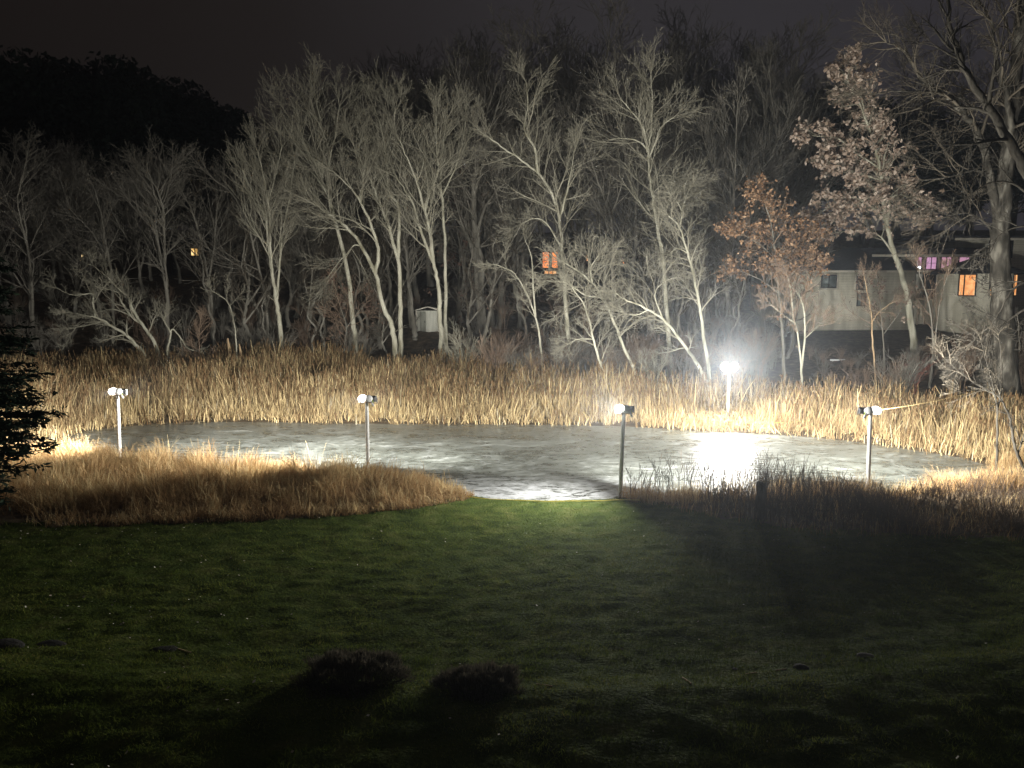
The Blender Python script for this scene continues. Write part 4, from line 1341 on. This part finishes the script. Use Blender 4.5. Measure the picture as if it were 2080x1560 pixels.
# stump on the near right bank
g_ = gnd(1543, 1060, 0.12)
bm = bmesh.new()
bmesh.ops.create_cone(bm, cap_ends=True, segments=14, radius1=0.15, radius2=0.105, depth=1.0)
bmesh.ops.subdivide_edges(bm, edges=[e for e in bm.edges if abs(e.verts[0].co.z - e.verts[1].co.z) > 0.5], cuts=5)
rq = random.Random(3)
for v_ in bm.verts:
    v_.co.x += rq.uniform(-0.015, 0.015)
    v_.co.y += rq.uniform(-0.015, 0.015)
    if v_.co.z > 0.45: v_.co.z += rq.uniform(-0.09, 0.06)
o = bm_obj('tree_stump', bm, DEADWOOD, None, (g_.x, g_.y, hz(g_.x, g_.y) + 0.45))
tag(o, 'dark broken tree stump standing among the near right weeds', 'stump')
for (px, py, Y, h, r, lab, sd_) in [(466, 700, 42.5, 1.25, 0.09, 'pale splintered stump leaning in the left reeds', 1), (489, 706, 42.2, 0.95, 0.07, 'short pale snapped stump right of the splintered one', 2)]:
    X_ = (px - 1040) / F * Y
    zz = hz(X_, Y)
    a = Acc()
    rq = random.Random(sd_)
    tubes(a, [([Vector((0.12, 0, -0.2)), Vector((0.08, 0, 0.6)), Vector((0.0, 0, 1.3)), Vector((-0.06, 0, 1.3 + h * 0.6)), Vector((-0.1, 0, 1.3 + h))], [r * 1.2, r, r * 0.95, r * 0.9, r * 0.35])], 9)
    o = a.build('tree_stump', PALEWOOD, None, (0, 0, 0))
    o.location = (X_, Y, zz)
    tag(o, lab, 'stump')
# planks below the house
for (x0, y0, x1, y1, w, matl, lab) in [(1686, 728, 1716, 731, 0.10, PLASTIC, 'short whitish plank lying on the slope below the house'), (1712, 732, 1756, 734, 0.14, BOARD, 'longer reddish plank lying below the whitish plank')]:
    pa, pb = at(x0, y0, 46), at(x1, y1, 46)
    a = Acc()
    zc = hz((pa.x + pb.x) / 2, 46)
    box(a, (pa.x, 45.9, min(pa.z, pb.z) - w / 2), (pb.x, 46.0, min(pa.z, pb.z) + w / 2))
    box(a, (pa.x + 0.1, 45.92, zc - 0.1), (pa.x + 0.2, 45.98, min(pa.z, pb.z) - w / 2 - 0.002))
    box(a, (pb.x - 0.2, 45.92, zc - 0.1), (pb.x - 0.1, 45.98, min(pa.z, pb.z) - w / 2 - 0.002))
    o = a.build('plank', matl)
    tag(o, lab, 'plank')


# ------------------------------------------------------------------ lamp posts
LIGHTS = []


def flood(root, loc, aim, power, w=0.3, h=0.24, spread=180, bulge=0.0):
    """LED floodlight: finned housing, rim, glowing panel; its light is an area lamp on the panel"""
    aim = Vector(aim).normalized()
    q = aim.to_track_quat('Y', 'Z').to_matrix().to_4x4()
    M0 = Matrix.Translation(loc) @ q
    bm_ = bmesh.new()
    # housing: tapered tray (back smaller than front)
    vs_ = []
    ns = 16 if bulge else 4                     # round pressed shell or square tray
    prof = ((-0.13, 0.5), (-0.06, 0.85), (0.0, 1.0), (0.03, 1.0)) if bulge else ((-0.07, 0.72), (0.0, 1.0), (0.03, 1.0))
    q_ = 1.0 if bulge else math.sqrt(2)
    for (yy, k_) in prof:
        for j_ in range(ns):
            t_ = math.pi * (2 * j_ + 1) / ns - math.pi * (0.0 if bulge else 1.0)
            vs_.append(bm_.verts.new((math.cos(t_) * w / 2 * k_ * q_, yy, math.sin(t_) * h / 2 * k_ * q_)))
    for r_ in range(len(prof) - 1):
        for k_ in range(ns):
            bm_.faces.new((vs_[r_ * ns + k_], vs_[r_ * ns + (k_ + 1) % ns], vs_[r_ * ns + ns + (k_ + 1) % ns], vs_[r_ * ns + ns + k_]))
    bm_.faces.new(vs_[:ns])
    bm_.faces.new(vs_[-ns:])
    bmesh.ops.recalc_face_normals(bm_, faces=bm_.faces[:])
    for k_ in range(0 if bulge else 7):
        bmesh.ops.create_cube(bm_, size=1, matrix=Matrix.Translation(((k_ - 3) * w * 0.09, -0.088, 0)) @ Matrix.Diagonal((0.006, 0.035, h * 0.62, 1)))
    bm_.transform(M0)
    hs = bm_obj('floodlight', bm_, LED_SHELL if bulge else HOUSING, root)
    if bulge:                                   # domed diffuser standing proud of the rim
        bm_ = bmesh.new()
        bmesh.ops.create_uvsphere(bm_, u_segments=20, v_segments=12, radius=1)
        for v_ in bm_.verts:
            v_.co = Vector((v_.co.x * w * 0.47, 0.031 + max(0.0, v_.co.y) * bulge, v_.co.z * h * 0.47))
        bmesh.ops.remove_doubles(bm_, verts=bm_.verts[:], dist=0.0005)
        bm_.transform(M0)
        bm_obj('lens', bm_, LED_DOME, hs, smooth=True)
    else:
        bm_ = bm_box(w * 0.9, 0.012, h * 0.88, M0 @ Matrix.Translation((0, 0.037, 0)))
        bm_obj('lens', bm_, LED, hs)
    bm_ = bmesh.new()
    for sx in (-1, 1):
        bmesh.ops.create_cube(bm_, size=1, matrix=M0 @ Matrix.Translation((sx * (w / 2 + 0.012), -0.01, -h * 0.3)) @ Matrix.Diagonal((0.008, 0.03, h * 0.75, 1)))
    bmesh.ops.create_cube(bm_, size=1, matrix=M0 @ Matrix.Translation((0, -0.01, -h * 0.68)) @ Matrix.Diagonal((w + 0.034, 0.03, 0.008, 1)))
    bm_obj('bracket', bm_, HOUSING, hs)
    ld = bpy.data.lights.new('flood_lamp', 'AREA')
    ld.shape = 'ELLIPSE' if bulge else 'RECTANGLE'
    ld.size, ld.size_y = (w * 0.5, h * 0.5) if bulge else (w * 0.86, h * 0.84)
    ld.energy = power
    ld.spread = R(spread)
    ld.color = (1.0, 0.975, 0.91)
    lo = bpy.data.objects.new('flood_lamp', ld)
    COL.objects.link(lo)
    lo.matrix_local = M0 @ Matrix.Translation((0, 0.05 + bulge, 0)) @ Matrix.Rotation(R(90), 4, 'X')
    lo.parent = hs
    LIGHTS.append(lo)
    return hs


def lamp_post(label, foot, top, floods, box_off, side, sleeve=True):
    """foot, top: world points of the post; floods: list of (offset, aim, power)"""
    root = empty('lamp_post', foot, label, 'lamp post', 'pole floodlights round the frozen pond')
    t = top - foot
    a_ = Acc()
    n_ = 8
    P = [Vector((0, 0, -0.3)) + (t + Vector((0, 0, 0.3))) * (i / n_) for i in range(n_ + 1)]
    rr = [0.058] * n_ + [0.045]
    tubes(a_, [(P, rr)], 14)
    a_.build('post', PVC, root, smooth=True)
    bm_ = bm_box(0.50, 0.12, 0.024, Matrix.Translation(t + Vector((0.02 * side, 0, 0.014))))
    bm_obj('board', bm_, BOARD, root, bevel=0.004)
    # weather box under a white cover
    bm_ = bmesh.new()
    bmesh.ops.create_uvsphere(bm_, u_segments=18, v_segments=10, radius=1, matrix=Matrix.Translation(t + Vector((box_off, -0.04, 0.125))) @ Matrix.Diagonal((0.145, 0.11, 0.125, 1)))
    for v_ in bm_.verts:
        lz = v_.co.z - t.z
        if lz < 0.045: v_.co.z = t.z + 0.034
    bm_obj('junction_box', bm_, PLASTIC, root, smooth=True)
    for (off, aim, pw, wh, bulge, spr) in floods:
        flood(root, t + Vector(off), aim, pw, *wh, bulge=bulge, spread=spr)
    # plug and cords
    a_ = Acc()
    c0 = t + Vector((-0.15 * side, -0.06, 0.02))
    tubes(a_, [(catmull([c0 + Vector((0, 0, 0.1)), c0 + Vector((-0.06 * side, -0.03, 0.05)), c0 + Vector((-0.03 * side, -0.03, -0.06)), c0 + Vector((0.0, -0.02, -0.12))], 4), [0.012] * 13)], 6)
    a_.build('cord', GREENC, root)
    bm_ = bm_box(0.055, 0.05, 0.13, Matrix.Translation(c0 + Vector((-0.05 * side, -0.03, -0.05))) @ Matrix.Rotation(0.5 * side, 4, 'Y'))
    bm_obj('plug', bm_, PLASTIC, root, bevel=0.012)
    return root


PA, PB = 850, 240
posts = [(243, 938, 239, 803), (748, 964, 745, 818), (1259, 1008, 1267, 840), (1763, 1004, 1768, 843)]
labs = ['white lamp post nearest the left end of the pond', 'white lamp post in the sedge left of the mown landing', 'leaning lamp post with dark streak right of the mown landing', 'white lamp post nearest the right end of the pond']
for i, (x0, y0, x1, y1) in enumerate(posts):
    foot = gnd(x0, y0, 0.03)
    top = at(x1, y1, foot.y)
    sgn = 1 if i < 3 else -1
    aimA = ((0.75, 0.8, 0.10), (0.45, 1.0, 0.12), (0.70, 0.95, 0.14), (0.10, 1.0, 0.12))[i]
    aimB = ((-0.93, 0.15, -0.30), (-0.80, 0.52, -0.30), (-0.9, -0.22, -0.05), (0.88, 0.2, -0.3))[i]
    pwB = (1050, 1900, 720, 1000)[i]
    fl = [((0.19 * sgn, 0.09, 0.11), aimA, (850, 1650, 2400, 2600)[i], (0.25, 0.19), 0.0, (150, 155, 160, 140)[i]),
          ((-0.11 * sgn, -0.05, 0.15), aimB, pwB, (0.27, 0.24), 0.13, (120, 124, 180, 140)[i])]
    lamp_post(labs[i], foot, top, fl, 0.06 * sgn, -sgn)
foot = gnd(1478, 853, 0.06)
top = at(1481, 756, foot.y)
far_post = lamp_post('far lamp post with glaring floodlights facing the camera across the ice', foot, top,
          [((-0.19, -0.05, 0.25), (-0.42, -1, -0.10), 1050, (0.40, 0.40), 0.12, 180), ((0.19, -0.05, 0.25), (0.05, -1, -0.10), 1050, (0.40, 0.40), 0.12, 180)], 0.0, 1)


# ------------------------------------------------------------------ buildings
SIDING, nt, b = mat('pale_siding')
tcs = N(nt, 'ShaderNodeTexCoord')
wvs = N(nt, 'ShaderNodeTexWave', wave_type='BANDS', bands_direction='Z', wave_profile='SAW', i_Scale=1.55, i_Distortion=0.15)
nt.links.new(tcs.outputs['Object'], wvs.inputs['Vector'])
mps = N(nt, 'ShaderNodeMapping')
mps.inputs['Scale'].default_value = (1.3, 1.3, 0.25)
nt.links.new(tcs.outputs['Object'], mps.inputs[0])
nss = N(nt, 'ShaderNodeTexNoise', i_Scale=1.4, i_Detail=7)
nt.links.new(mps.outputs[0], nss.inputs['Vector'])
cs = ramp(nt, nss.outputs['Fac'], [(0.3, (0.50, 0.47, 0.36)), (0.5, (0.70, 0.665, 0.53)), (0.7, (0.82, 0.78, 0.64))])
mxs = N(nt, 'ShaderNodeMix', data_type='RGBA', blend_type='MULTIPLY')
mxs.inputs[0].default_value = 1
nt.links.new(cs, mxs.inputs[6])
nt.links.new(ramp(nt, wvs.outputs['Fac'], [(0.0, (0.7, 0.7, 0.7)), (0.16, (1, 1, 1))]), mxs.inputs[7])
nt.links.new(mxs.outputs[2], b.inputs['Base Color'])
b.inputs['Roughness'].default_value = 0.8
bps = N(nt, 'ShaderNodeBump', i_Strength=0.5, i_Distance=0.02)
nt.links.new(wvs.outputs['Fac'], bps.inputs['Height'])
nt.links.new(bps.outputs[0], b.inputs['Normal'])
TRIM = noise_mat('pale_trim', [(0.3, (0.6, 0.56, 0.46)), (0.7, (0.72, 0.68, 0.58))], 2, 4)
ROOF = noise_mat('dark_shingle', [(0.3, (0.018, 0.02, 0.024)), (0.7, (0.045, 0.048, 0.055))], 6, 6, bump=0.5, bscale=20)
DARKFRAME = noise_mat('dark_frame', [(0.3, (0.012, 0.014, 0.018)), (0.7, (0.03, 0.032, 0.036))], 4, 3, rough=0.5)
m, nt, b = mat('dull_glass')
b.inputs['Base Color'].default_value = (0.12, 0.15, 0.15, 1)
b.inputs['Roughness'].default_value = 0.12
GLASS_PALE = m
nn = N(nt, 'ShaderNodeTexNoise', i_Scale=1.3, i_Detail=3)
nt.links.new(ramp(nt, nn.outputs['Fac'], [(0.35, (0.14, 0.18, 0.17)), (0.65, (0.3, 0.35, 0.35))]), b.inputs['Base Color'])
GLASS_DARK, nt, b = mat('dark_glass')
b.inputs['Roughness'].default_value = 0.08
nn = N(nt, 'ShaderNodeTexNoise', i_Scale=0.9, i_Detail=3)
nt.links.new(ramp(nt, nn.outputs['Fac'], [(0.35, (0.012, 0.012, 0.014)), (0.65, (0.05, 0.045, 0.045))]), b.inputs['Base Color'])
W_PINK = lit_window_mat('window_pink_glow', (0.52, 0.26, 0.30), (0.72, 0.38, 0.62), 0.85)
W_ORANGE = lit_window_mat('window_orange_glow', (0.75, 0.22, 0.05), (1.0, 0.52, 0.20), 1.15, 2.6)
W_DEEP = lit_window_mat('window_deep_orange', (0.6, 0.11, 0.02), (1.0, 0.30, 0.08), 1.7, 2.2)
W_YELLOW = lit_window_mat('window_yellow_glow', (0.9, 0.45, 0.08), (1.0, 0.75, 0.35), 1.8, 2.2)
W_BLUE = lit_window_mat('window_blue_glow', (0.12, 0.10, 0.5), (0.4, 0.36, 0.9), 0.8)
DARKWALL = noise_mat('dark_wall', [(0.3, (0.035, 0.028, 0.022)), (0.7, (0.07, 0.055, 0.045))], 1, 6)
BULB_WARM = emit_mat('bulb_warm', (1.0, 0.62, 0.28), 6)
BULB_WHITE = emit_mat('bulb_white', (0.9, 0.95, 1.0), 8)


def X_at(px, Y, py=560):
    return at(px, py, Y).x


def Z_at(py, Y, px=1040):
    return at(px, py, Y).z


def window(root, px0, py0, px1, py1, Y, pane_mat, frame_mat=DARKFRAME, cols=2, rows=1, fr=0.09, trim=True, depth=0.14):
    """frame proud of the wall at depth Y (the wall's front face), pane set back inside it"""
    x0, x1 = X_at(px0, Y), X_at(px1, Y)
    z0, z1 = Z_at(py1, Y), Z_at(py0, Y)
    a_ = Acc()
    y0, y1 = Y - 0.07, Y + 0.03
    box(a_, (x0, y0, z0), (x0 + fr, y1, z1))
    box(a_, (x1 - fr, y0, z0), (x1, y1, z1))
    box(a_, (x0 + fr, y0 + 0.002, z0), (x1 - fr, y1, z0 + fr))
    box(a_, (x0 + fr, y0 + 0.002, z1 - fr), (x1 - fr, y1, z1))
    for c_ in range(1, cols):
        xc = x0 + (x1 - x0) * c_ / cols
        box(a_, (xc - fr * 0.4, y0 + 0.004, z0 + fr), (xc + fr * 0.4, y1, z1 - fr))
    for r_ in range(1, rows):
        zc = z0 + (z1 - z0) * r_ / rows
        box(a_, (x0 + fr, y0 + 0.006, zc - fr * 0.25), (x1 - fr, y1, zc + fr * 0.25))
    w_ = a_.build('window', frame_mat, root, tuple(root.location))
    a_ = Acc()
    box(a_, (x0 + fr * 0.5, Y - 0.03, z0 + fr * 0.5), (x1 - fr * 0.5, Y - 0.02, z1 - fr * 0.5))
    a_.build('pane', pane_mat, w_, tuple(root.location))
    if trim:
        a_ = Acc()
        k_ = 0.13
        box(a_, (x0 - k_, Y - 0.045, z0 - k_), (x0 - 0.002, Y - 0.002, z1 + k_))
        box(a_, (x1 + 0.002, Y - 0.045, z0 - k_), (x1 + k_, Y - 0.002, z1 + k_))
        box(a_, (x0, Y - 0.043, z0 - k_), (x1, Y - 0.002, z0 - 0.002))
        box(a_, (x0, Y - 0.043, z1 + 0.002), (x1, Y - 0.002, z1 + k_))
        a_.build('window_trim', TRIM, w_, tuple(root.location))
    return w_


def pbox(a_, px0, py0, px1, py1, Y, D):
    box(a_, (X_at(px0, Y), Y, Z_at(py1, Y)), (X_at(px1, Y), Y + D, Z_at(py0, Y)))


hx0, hx1 = X_at(1607, 60), X_at(2130, 60)
house = empty('house', ((hx0 + hx1) / 2, 60, hz((hx0 + hx1) / 2, 60)), 'large pale two storey house with dark roofs and pink lit windows', 'house')
org = tuple(house.location)
a = Acc()
pbox(a, 1607, 549, 1860, 700, 60, 10)                 # left wing
pbox(a, 1774, 523, 1990, 720, 63, 8)                  # clerestory block
pbox(a, 1975, 486, 2140, 720, 66, 8)                  # upper storey
a.build('wall', SIDING, house, org)
# octagonal bay with its own pointed roof
bc = Vector((X_at(2030, 56.5), 59.2, 0))
br = 2.75
ang = [R(22.5 + 45 * k_) for k_ in range(8)]
zb0, zb1 = 0.5, Z_at(553, 57)
V = [(bc.x + br * math.cos(t), bc.y + br * math.sin(t), z) for z in (zb0, zb1) for t in ang]
a = Acc()
a.add(V, [(k_, (k_ + 1) % 8, 8 + (k_ + 1) % 8, 8 + k_) for k_ in range(8)])
a.build('bay', SIDING, house, org)
a = Acc()
apex = (bc.x, bc.y, Z_at(519, 58))
er = br + 0.75
V = [(bc.x + er * math.cos(t), bc.y + er * math.sin(t), zb1 + 0.02) for t in ang] + [(bc.x + er * math.cos(t), bc.y + er * math.sin(t), zb1 - 0.12) for t in ang] + [(bc.x + 0.05 * math.cos(t), bc.y + 0.05 * math.sin(t), apex[2]) for t in ang]
a.add(V, [(k_, (k_ + 1) % 8, 16 + (k_ + 1) % 8, 16 + k_) for k_ in range(8)] + [(8 + k_, 8 + (k_ + 1) % 8, (k_ + 1) % 8, k_) for k_ in range(8)])
a.build('bay_roof', ROOF, house, org)
# left wing hip roof
x0, x1 = X_at(1600, 60) - 0.2, X_at(1862, 60)
z0 = Z_at(548, 60)
zr = Z_at(499, 62)
a = Acc()
V = [(x0, 59.4, z0), (x1, 59.4, z0), (x1, 70.4, z0), (x0, 70.4, z0), (x0 + 6.6, 64.9, zr), (x1 - 0.4, 64.9, zr),
     (x0, 59.4, z0 - 0.05), (x1, 59.4, z0 - 0.05), (x1, 70.4, z0 - 0.05), (x0, 70.4, z0 - 0.05)]
a.add(V, [(0, 1, 5, 4), (2, 3, 4, 5), (1, 2, 5, 5), (3, 0, 4, 4), (6, 7, 1, 0), (7, 8, 2, 1), (8, 9, 3, 2), (9, 6, 0, 3)])
pbox(a, 1766, 503, 1990, 516, 62.6, 9)
pbox(a, 1880, 478, 2150, 482.5, 65.4, 9.4)
a.build('roof', ROOF, house, org)
a = Acc()
pbox(a, 1602, 548.5, 1862, 553, 59.55, 0.12)          # fascias
pbox(a, 1770, 516.5, 1962, 521.5, 62.5, 0.12)
pbox(a, 1935, 483, 2130, 488, 65.3, 0.12)
pbox(a, 1800, 549, 1962, 553.5, 62.9, 0.098)
for px in (1873, 1904, 1935):
    pbox(a, px - 1.5, 521.8, px + 1.5, 640, 62.92, 0.07)
a.build('fascia', TRIM, house, org)
window(house, 1668, 558, 1700, 585, 60, GLASS_PALE, cols=2)
window(house, 1740, 560, 1757, 589, 60, GLASS_DARK, cols=1)
window(house, 1743, 595, 1762, 622, 60, GLASS_PALE, cols=2, trim=False)
for (p0_, p1_, pm, cl) in [(1858, 1871, W_PINK, 1), (1877.5, 1901, W_PINK, 2), (1908, 1931, W_PINK, 2), (1944, 1967, W_PINK, 1)]:
    window(house, p0_, 521, p1_, 548, 62.85, pm, cols=cl, rows=2 if cl == 2 else 1, fr=0.07, trim=False)
for (p0_, p1_) in [(1876, 1901), (1906, 1929)]:
    window(house, p0_, 556, p1_, 604, 62.9, GLASS_DARK, cols=2, trim=False)
window(house, 1847, 556, 1860, 570, 62.9, W_BLUE, cols=1, trim=False)
window(house, 1812, 556, 1827, 576, 62.9, W_PINK, cols=1, trim=False)
window(house, 2003, 488, 2013, 524, 66, GLASS_DARK, cols=1, trim=False)
window(house, 2043, 488, 2052, 524, 66, GLASS_DARK, cols=1, trim=False)


def bay_window(k_, w_, z0_, z1_, matp):
    t = R(45 * k_)
    ap = br * math.cos(R(22.5))
    c_ = Vector((bc.x + ap * math.cos(t), bc.y + ap * math.sin(t), (z0_ + z1_) / 2))
    M0 = Matrix.Translation(c_) @ Matrix.Rotation(t + R(90), 4, 'Z')
    M0 = Matrix.Translation(-house.location) @ M0
    hh = (z1_ - z0_)
    bm_ = bmesh.new()
    for (ox, oz, sx, sz) in ((-w_ / 2, 0, 0.1, hh + 0.1), (w_ / 2, 0, 0.1, hh + 0.1), (0, -hh / 2, w_ - 0.1, 0.1), (0, hh / 2, w_ - 0.1, 0.1), (-w_ * 0.18, 0, 0.09, hh - 0.1)):
        bmesh.ops.create_cube(bm_, size=1, matrix=M0 @ Matrix.Translation((ox, 0.0, oz)) @ Matrix.Diagonal((sx, 0.14, sz, 1)))
    f_ = bm_obj('window', bm_, DARKFRAME, house)
    bm_ = bm_box(w_ - 0.05, 0.02, hh - 0.05, M0 @ Matrix.Translation((0, -0.03, 0)))
    bm_obj('pane', bm_, matp, f_)


for k_ in (5, 6, 7):
    bay_window(k_, 1.15, Z_at(601, 57), Z_at(557, 57), W_ORANGE)
for (px, py, matp, r_) in [(1850.5, 544, BULB_WARM, 0.11), (1867, 544.5, BULB_WHITE, 0.15)]:
    bm = bmesh.new()
    p = at(px, py, 62.72)
    bmesh.ops.create_uvsphere(bm, u_segments=14, v_segments=8, radius=r_, matrix=Matrix.Translation(p - house.location))
    bm_obj('wall_lamp', bm, matp, house, smooth=True)
# deck under the glass doors
a = Acc()
pbox(a, 1868, 606, 1935, 609, 60.8, 2.0)
for px in (1870, 1885, 1900, 1915, 1933):
    pbox(a, px - 0.8, 609.3, px + 0.8, 660, 60.85, 0.12)
    pbox(a, px - 0.6, 590, px + 0.6, 605.7, 60.85, 0.08)
pbox(a, 1868, 587, 1935, 589.6, 60.84, 0.1)
a.build('deck', BOARD, house, org)

# white garden shed
p0, p1 = at(845, 671, 52), at(893, 671, 52)
sx0, sx1, sz0 = p0.x, p1.x, hz(p0.x + 0.8, 52) - 0.1
ze = Z_at(631, 52)
zt = Z_at(625.5, 52)
shed = empty('garden_shed', ((sx0 + sx1) / 2, 52, sz0), 'small white gabled garden shed among the tree trunks', 'shed')
org = tuple(shed.location)
xm = (sx0 + sx1) / 2
SHEDW = noise_mat('shed_siding', [(0.3, (0.42, 0.42, 0.36)), (0.7, (0.58, 0.58, 0.5))], 2.2, 6, stretch=(3, 3, 0.3), bump=0.2)
a = Acc()
V = [(sx0, 52, sz0), (sx1, 52, sz0), (sx1, 52, ze), (xm, 52, zt), (sx0, 52, ze)]
V += [(x_, 54.2, z_) for x_, y_, z_ in V]
a.add(V, [(0, 1, 2, 4), (4, 2, 3, 3), (6, 5, 9, 7), (7, 9, 8, 8), (1, 6, 7, 2), (5, 0, 4, 9)])
a.build('wall', SHEDW, shed, org)
a = Acc()
for (xa, xb, za, zb) in ((sx0 - 0.08, xm, ze - 0.02, zt + 0.035), (xm, sx1 + 0.08, zt + 0.035, ze - 0.02)):
    V = [(xa, 51.88, za), (xb, 51.88, zb), (xb, 54.3, zb), (xa, 54.3, za), (xa, 51.88, za + 0.07), (xb, 51.88, zb + 0.07), (xb, 54.3, zb + 0.07), (xa, 54.3, za + 0.07)]
    a.add(V, [(0, 1, 2, 3), (4, 7, 6, 5), (0, 4, 5, 1), (3, 2, 6, 7), (0, 3, 7, 4), (1, 5, 6, 2)])
a.build('roof', TRIM, shed, org)
a = Acc()
box(a, (sx0 + 0.28, 51.955, sz0 + 0.15), (sx0 + 0.7, 51.998, ze - 0.05))
d_ = a.build('door', noise_mat('shed_door', [(0.3, (0.24, 0.25, 0.21)), (0.7, (0.33, 0.33, 0.28))], 3, 5, stretch=(4, 4, 0.3)), shed, org)
a = Acc()
box(a, (sx0 + 0.62, 51.92, sz0 + 0.75), (sx0 + 0.66, 51.953, sz0 + 0.9))
a.build('handle', DARKFRAME, d_, org)
a = Acc()
box(a, (sx0 - 0.02, 51.96, sz0), (sx0 + 0.09, 51.997, ze - 0.04))
box(a, (sx1 - 0.1, 51.96, sz0), (sx1 + 0.02, 51.997, ze - 0.04))
box(a, (sx0 + 0.1, 51.962, sz0), (sx1 - 0.11, 51.997, sz0 + 0.12))
a.build('corner_board', TRIM, shed, org)


# houses hidden in the wood, known by their lit windows
def far_house(label, px0, px1, py_eave, Y, wins, ridge=18):
    xa, xb = X_at(px0, Y), X_at(px1, Y)
    zc = min(hz(xa, Y), hz(xb, Y)) - 0.4
    root_ = empty('house', ((xa + xb) / 2, Y, zc), label, 'house')
    og = tuple(root_.location)
    zE = Z_at(py_eave, Y)
    a_ = Acc()
    box(a_, (xa, Y, zc), (xb, Y + 6, zE))
    a_.build('wall', DARKWALL, root_, og)
    zR = zE + ridge * Y / F
    a_ = Acc()
    V = [(xa - 0.3, Y - 0.4, zE), (xb + 0.3, Y - 0.4, zE), (xb + 0.3, Y + 6.4, zE), (xa - 0.3, Y + 6.4, zE), (xa + 1.2, Y + 3, zR), (xb - 1.2, Y + 3, zR)]
    a_.add(V, [(0, 1, 5, 4), (2, 3, 4, 5), (1, 2, 5, 5), (3, 0, 4, 4), (3, 2, 1, 0)])
    a_.build('roof', ROOF, root_, og)
    for (w0, h0, w1, h1, mt, cl, rw) in wins:
        window(root_, w0, h0, w1, h1, Y, mt, cols=cl, rows=rw, fr=0.06, trim=False)


far_house('dark house deep in the wood with deep orange lit windows', 1085, 1290, 503, 73,
          [(1101, 511, 1116, 545, W_DEEP, 1, 2), (1120, 511, 1134, 545, W_DEEP, 1, 2), (1105, 549, 1131, 558, W_ORANGE, 3, 1), (1187, 517, 1195, 531, W_ORANGE, 1, 2), (1258, 518, 1270, 537, W_DEEP, 2, 2)])
far_house('dark house in the left wood with one bright paned yellow window', 350, 440, 494, 72, [(390, 504, 407, 520, W_YELLOW, 2, 2)])
far_house('dark house far left in the wood with a tiny yellow light', 140, 215, 500, 80, [(166, 516, 176, 523, W_YELLOW, 2, 1)])

# ------------------------------------------------------------------ sky and haze
w = bpy.data.worlds.new('World')
SC.world = w
w.use_nodes = True
nt = w.node_tree
bg = nt.nodes['Background']
sky = N(nt, 'ShaderNodeTexSky', sky_type='NISHITA')
sky.sun_disc = False
sky.sun_elevation = R(-3)
sky.sun_rotation = R(160)
# low night overcast lit from below: brighter towards the right, darker higher up and to the left
tc = N(nt, 'ShaderNodeTexCoord')
sp = N(nt, 'ShaderNodeSeparateXYZ')
nt.links.new(tc.outputs['Generated'], sp.inputs[0])


def MM(op, a, b_, clamp=False):
    q = N(nt, 'ShaderNodeMath', operation=op, use_clamp=clamp)
    for i, v in enumerate((a, b_)):
        if isinstance(v, (int, float)): q.inputs[i].default_value = v
        else: nt.links.new(v, q.inputs[i])
    return q.outputs[0]


az = MM('ADD', MM('MULTIPLY', sp.outputs[0], 0.75), 0.5, True)
cn = N(nt, 'ShaderNodeTexNoise', i_Scale=1.6, i_Detail=4)
nt.links.new(tc.outputs['Generated'], cn.inputs['Vector'])
az = MM('ADD', az, MM('MULTIPLY', MM('SUBTRACT', cn.outputs['Fac'], 0.5), 0.25), True)
c_az = ramp(nt, az, [(0.0, (0.0045, 0.0034, 0.0030)), (0.3, (0.0085, 0.0070, 0.0066)), (0.62, (0.019, 0.0175, 0.0195)), (1.0, (0.018, 0.0165, 0.020))])
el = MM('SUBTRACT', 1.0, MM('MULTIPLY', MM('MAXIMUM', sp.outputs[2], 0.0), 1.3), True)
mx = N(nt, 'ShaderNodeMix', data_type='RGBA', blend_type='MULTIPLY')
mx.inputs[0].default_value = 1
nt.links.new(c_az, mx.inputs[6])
nt.links.new(ramp(nt, el, [(0.0, (1.2, 1.2, 1.17)), (0.45, (0.75, 0.72, 0.7)), (0.7, (0.72, 0.7, 0.68)), (1.0, (1, 1, 1))]), mx.inputs[7])  # zenith, out of view, is brightened to add fill light on the lawn
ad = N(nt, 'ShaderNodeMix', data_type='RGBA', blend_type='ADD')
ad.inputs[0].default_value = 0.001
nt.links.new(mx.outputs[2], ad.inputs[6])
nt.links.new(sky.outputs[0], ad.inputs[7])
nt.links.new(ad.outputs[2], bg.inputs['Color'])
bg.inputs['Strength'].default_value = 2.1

HAZE = 0.0014
if HAZE:
    hm = bpy.data.materials.new('haze')
    hm.use_nodes = True
    ht = hm.node_tree
    ht.nodes.remove(ht.nodes['Principled BSDF'])
    pv = ht.nodes.new('ShaderNodeVolumePrincipled')
    pv.inputs['Density'].default_value = HAZE
    pv.inputs['Color'].default_value = (0.82, 0.9, 1.0, 1)
    pv.inputs['Anisotropy'].default_value = 0.8
    ht.links.new(pv.outputs[0], ht.nodes['Material Output'].inputs['Volume'])
    a = Acc()
    box(a, (-420, -80, -2), (420, 620, 45))
    o = a.build('haze', hm)
    tag(o, 'thin night mist over pond and wood', 'haze', kind='stuff')

# ------------------------------------------------------------------ render settings
SC.view_settings.view_transform = 'Standard'
SC.view_settings.look = 'None'
SC.view_settings.exposure = 0.0
SC.view_settings.gamma = 1.0
SC.view_settings.use_curve_mapping = False
c = SC.cycles
c.use_denoising = True
c.max_bounces = 5
c.diffuse_bounces = 2
c.glossy_bounces = 2
c.transmission_bounces = 2
c.volume_bounces = 0
c.transparent_max_bounces = 8
c.use_light_tree = True
c.sample_clamp_indirect = 4
c.sample_clamp_direct = 30
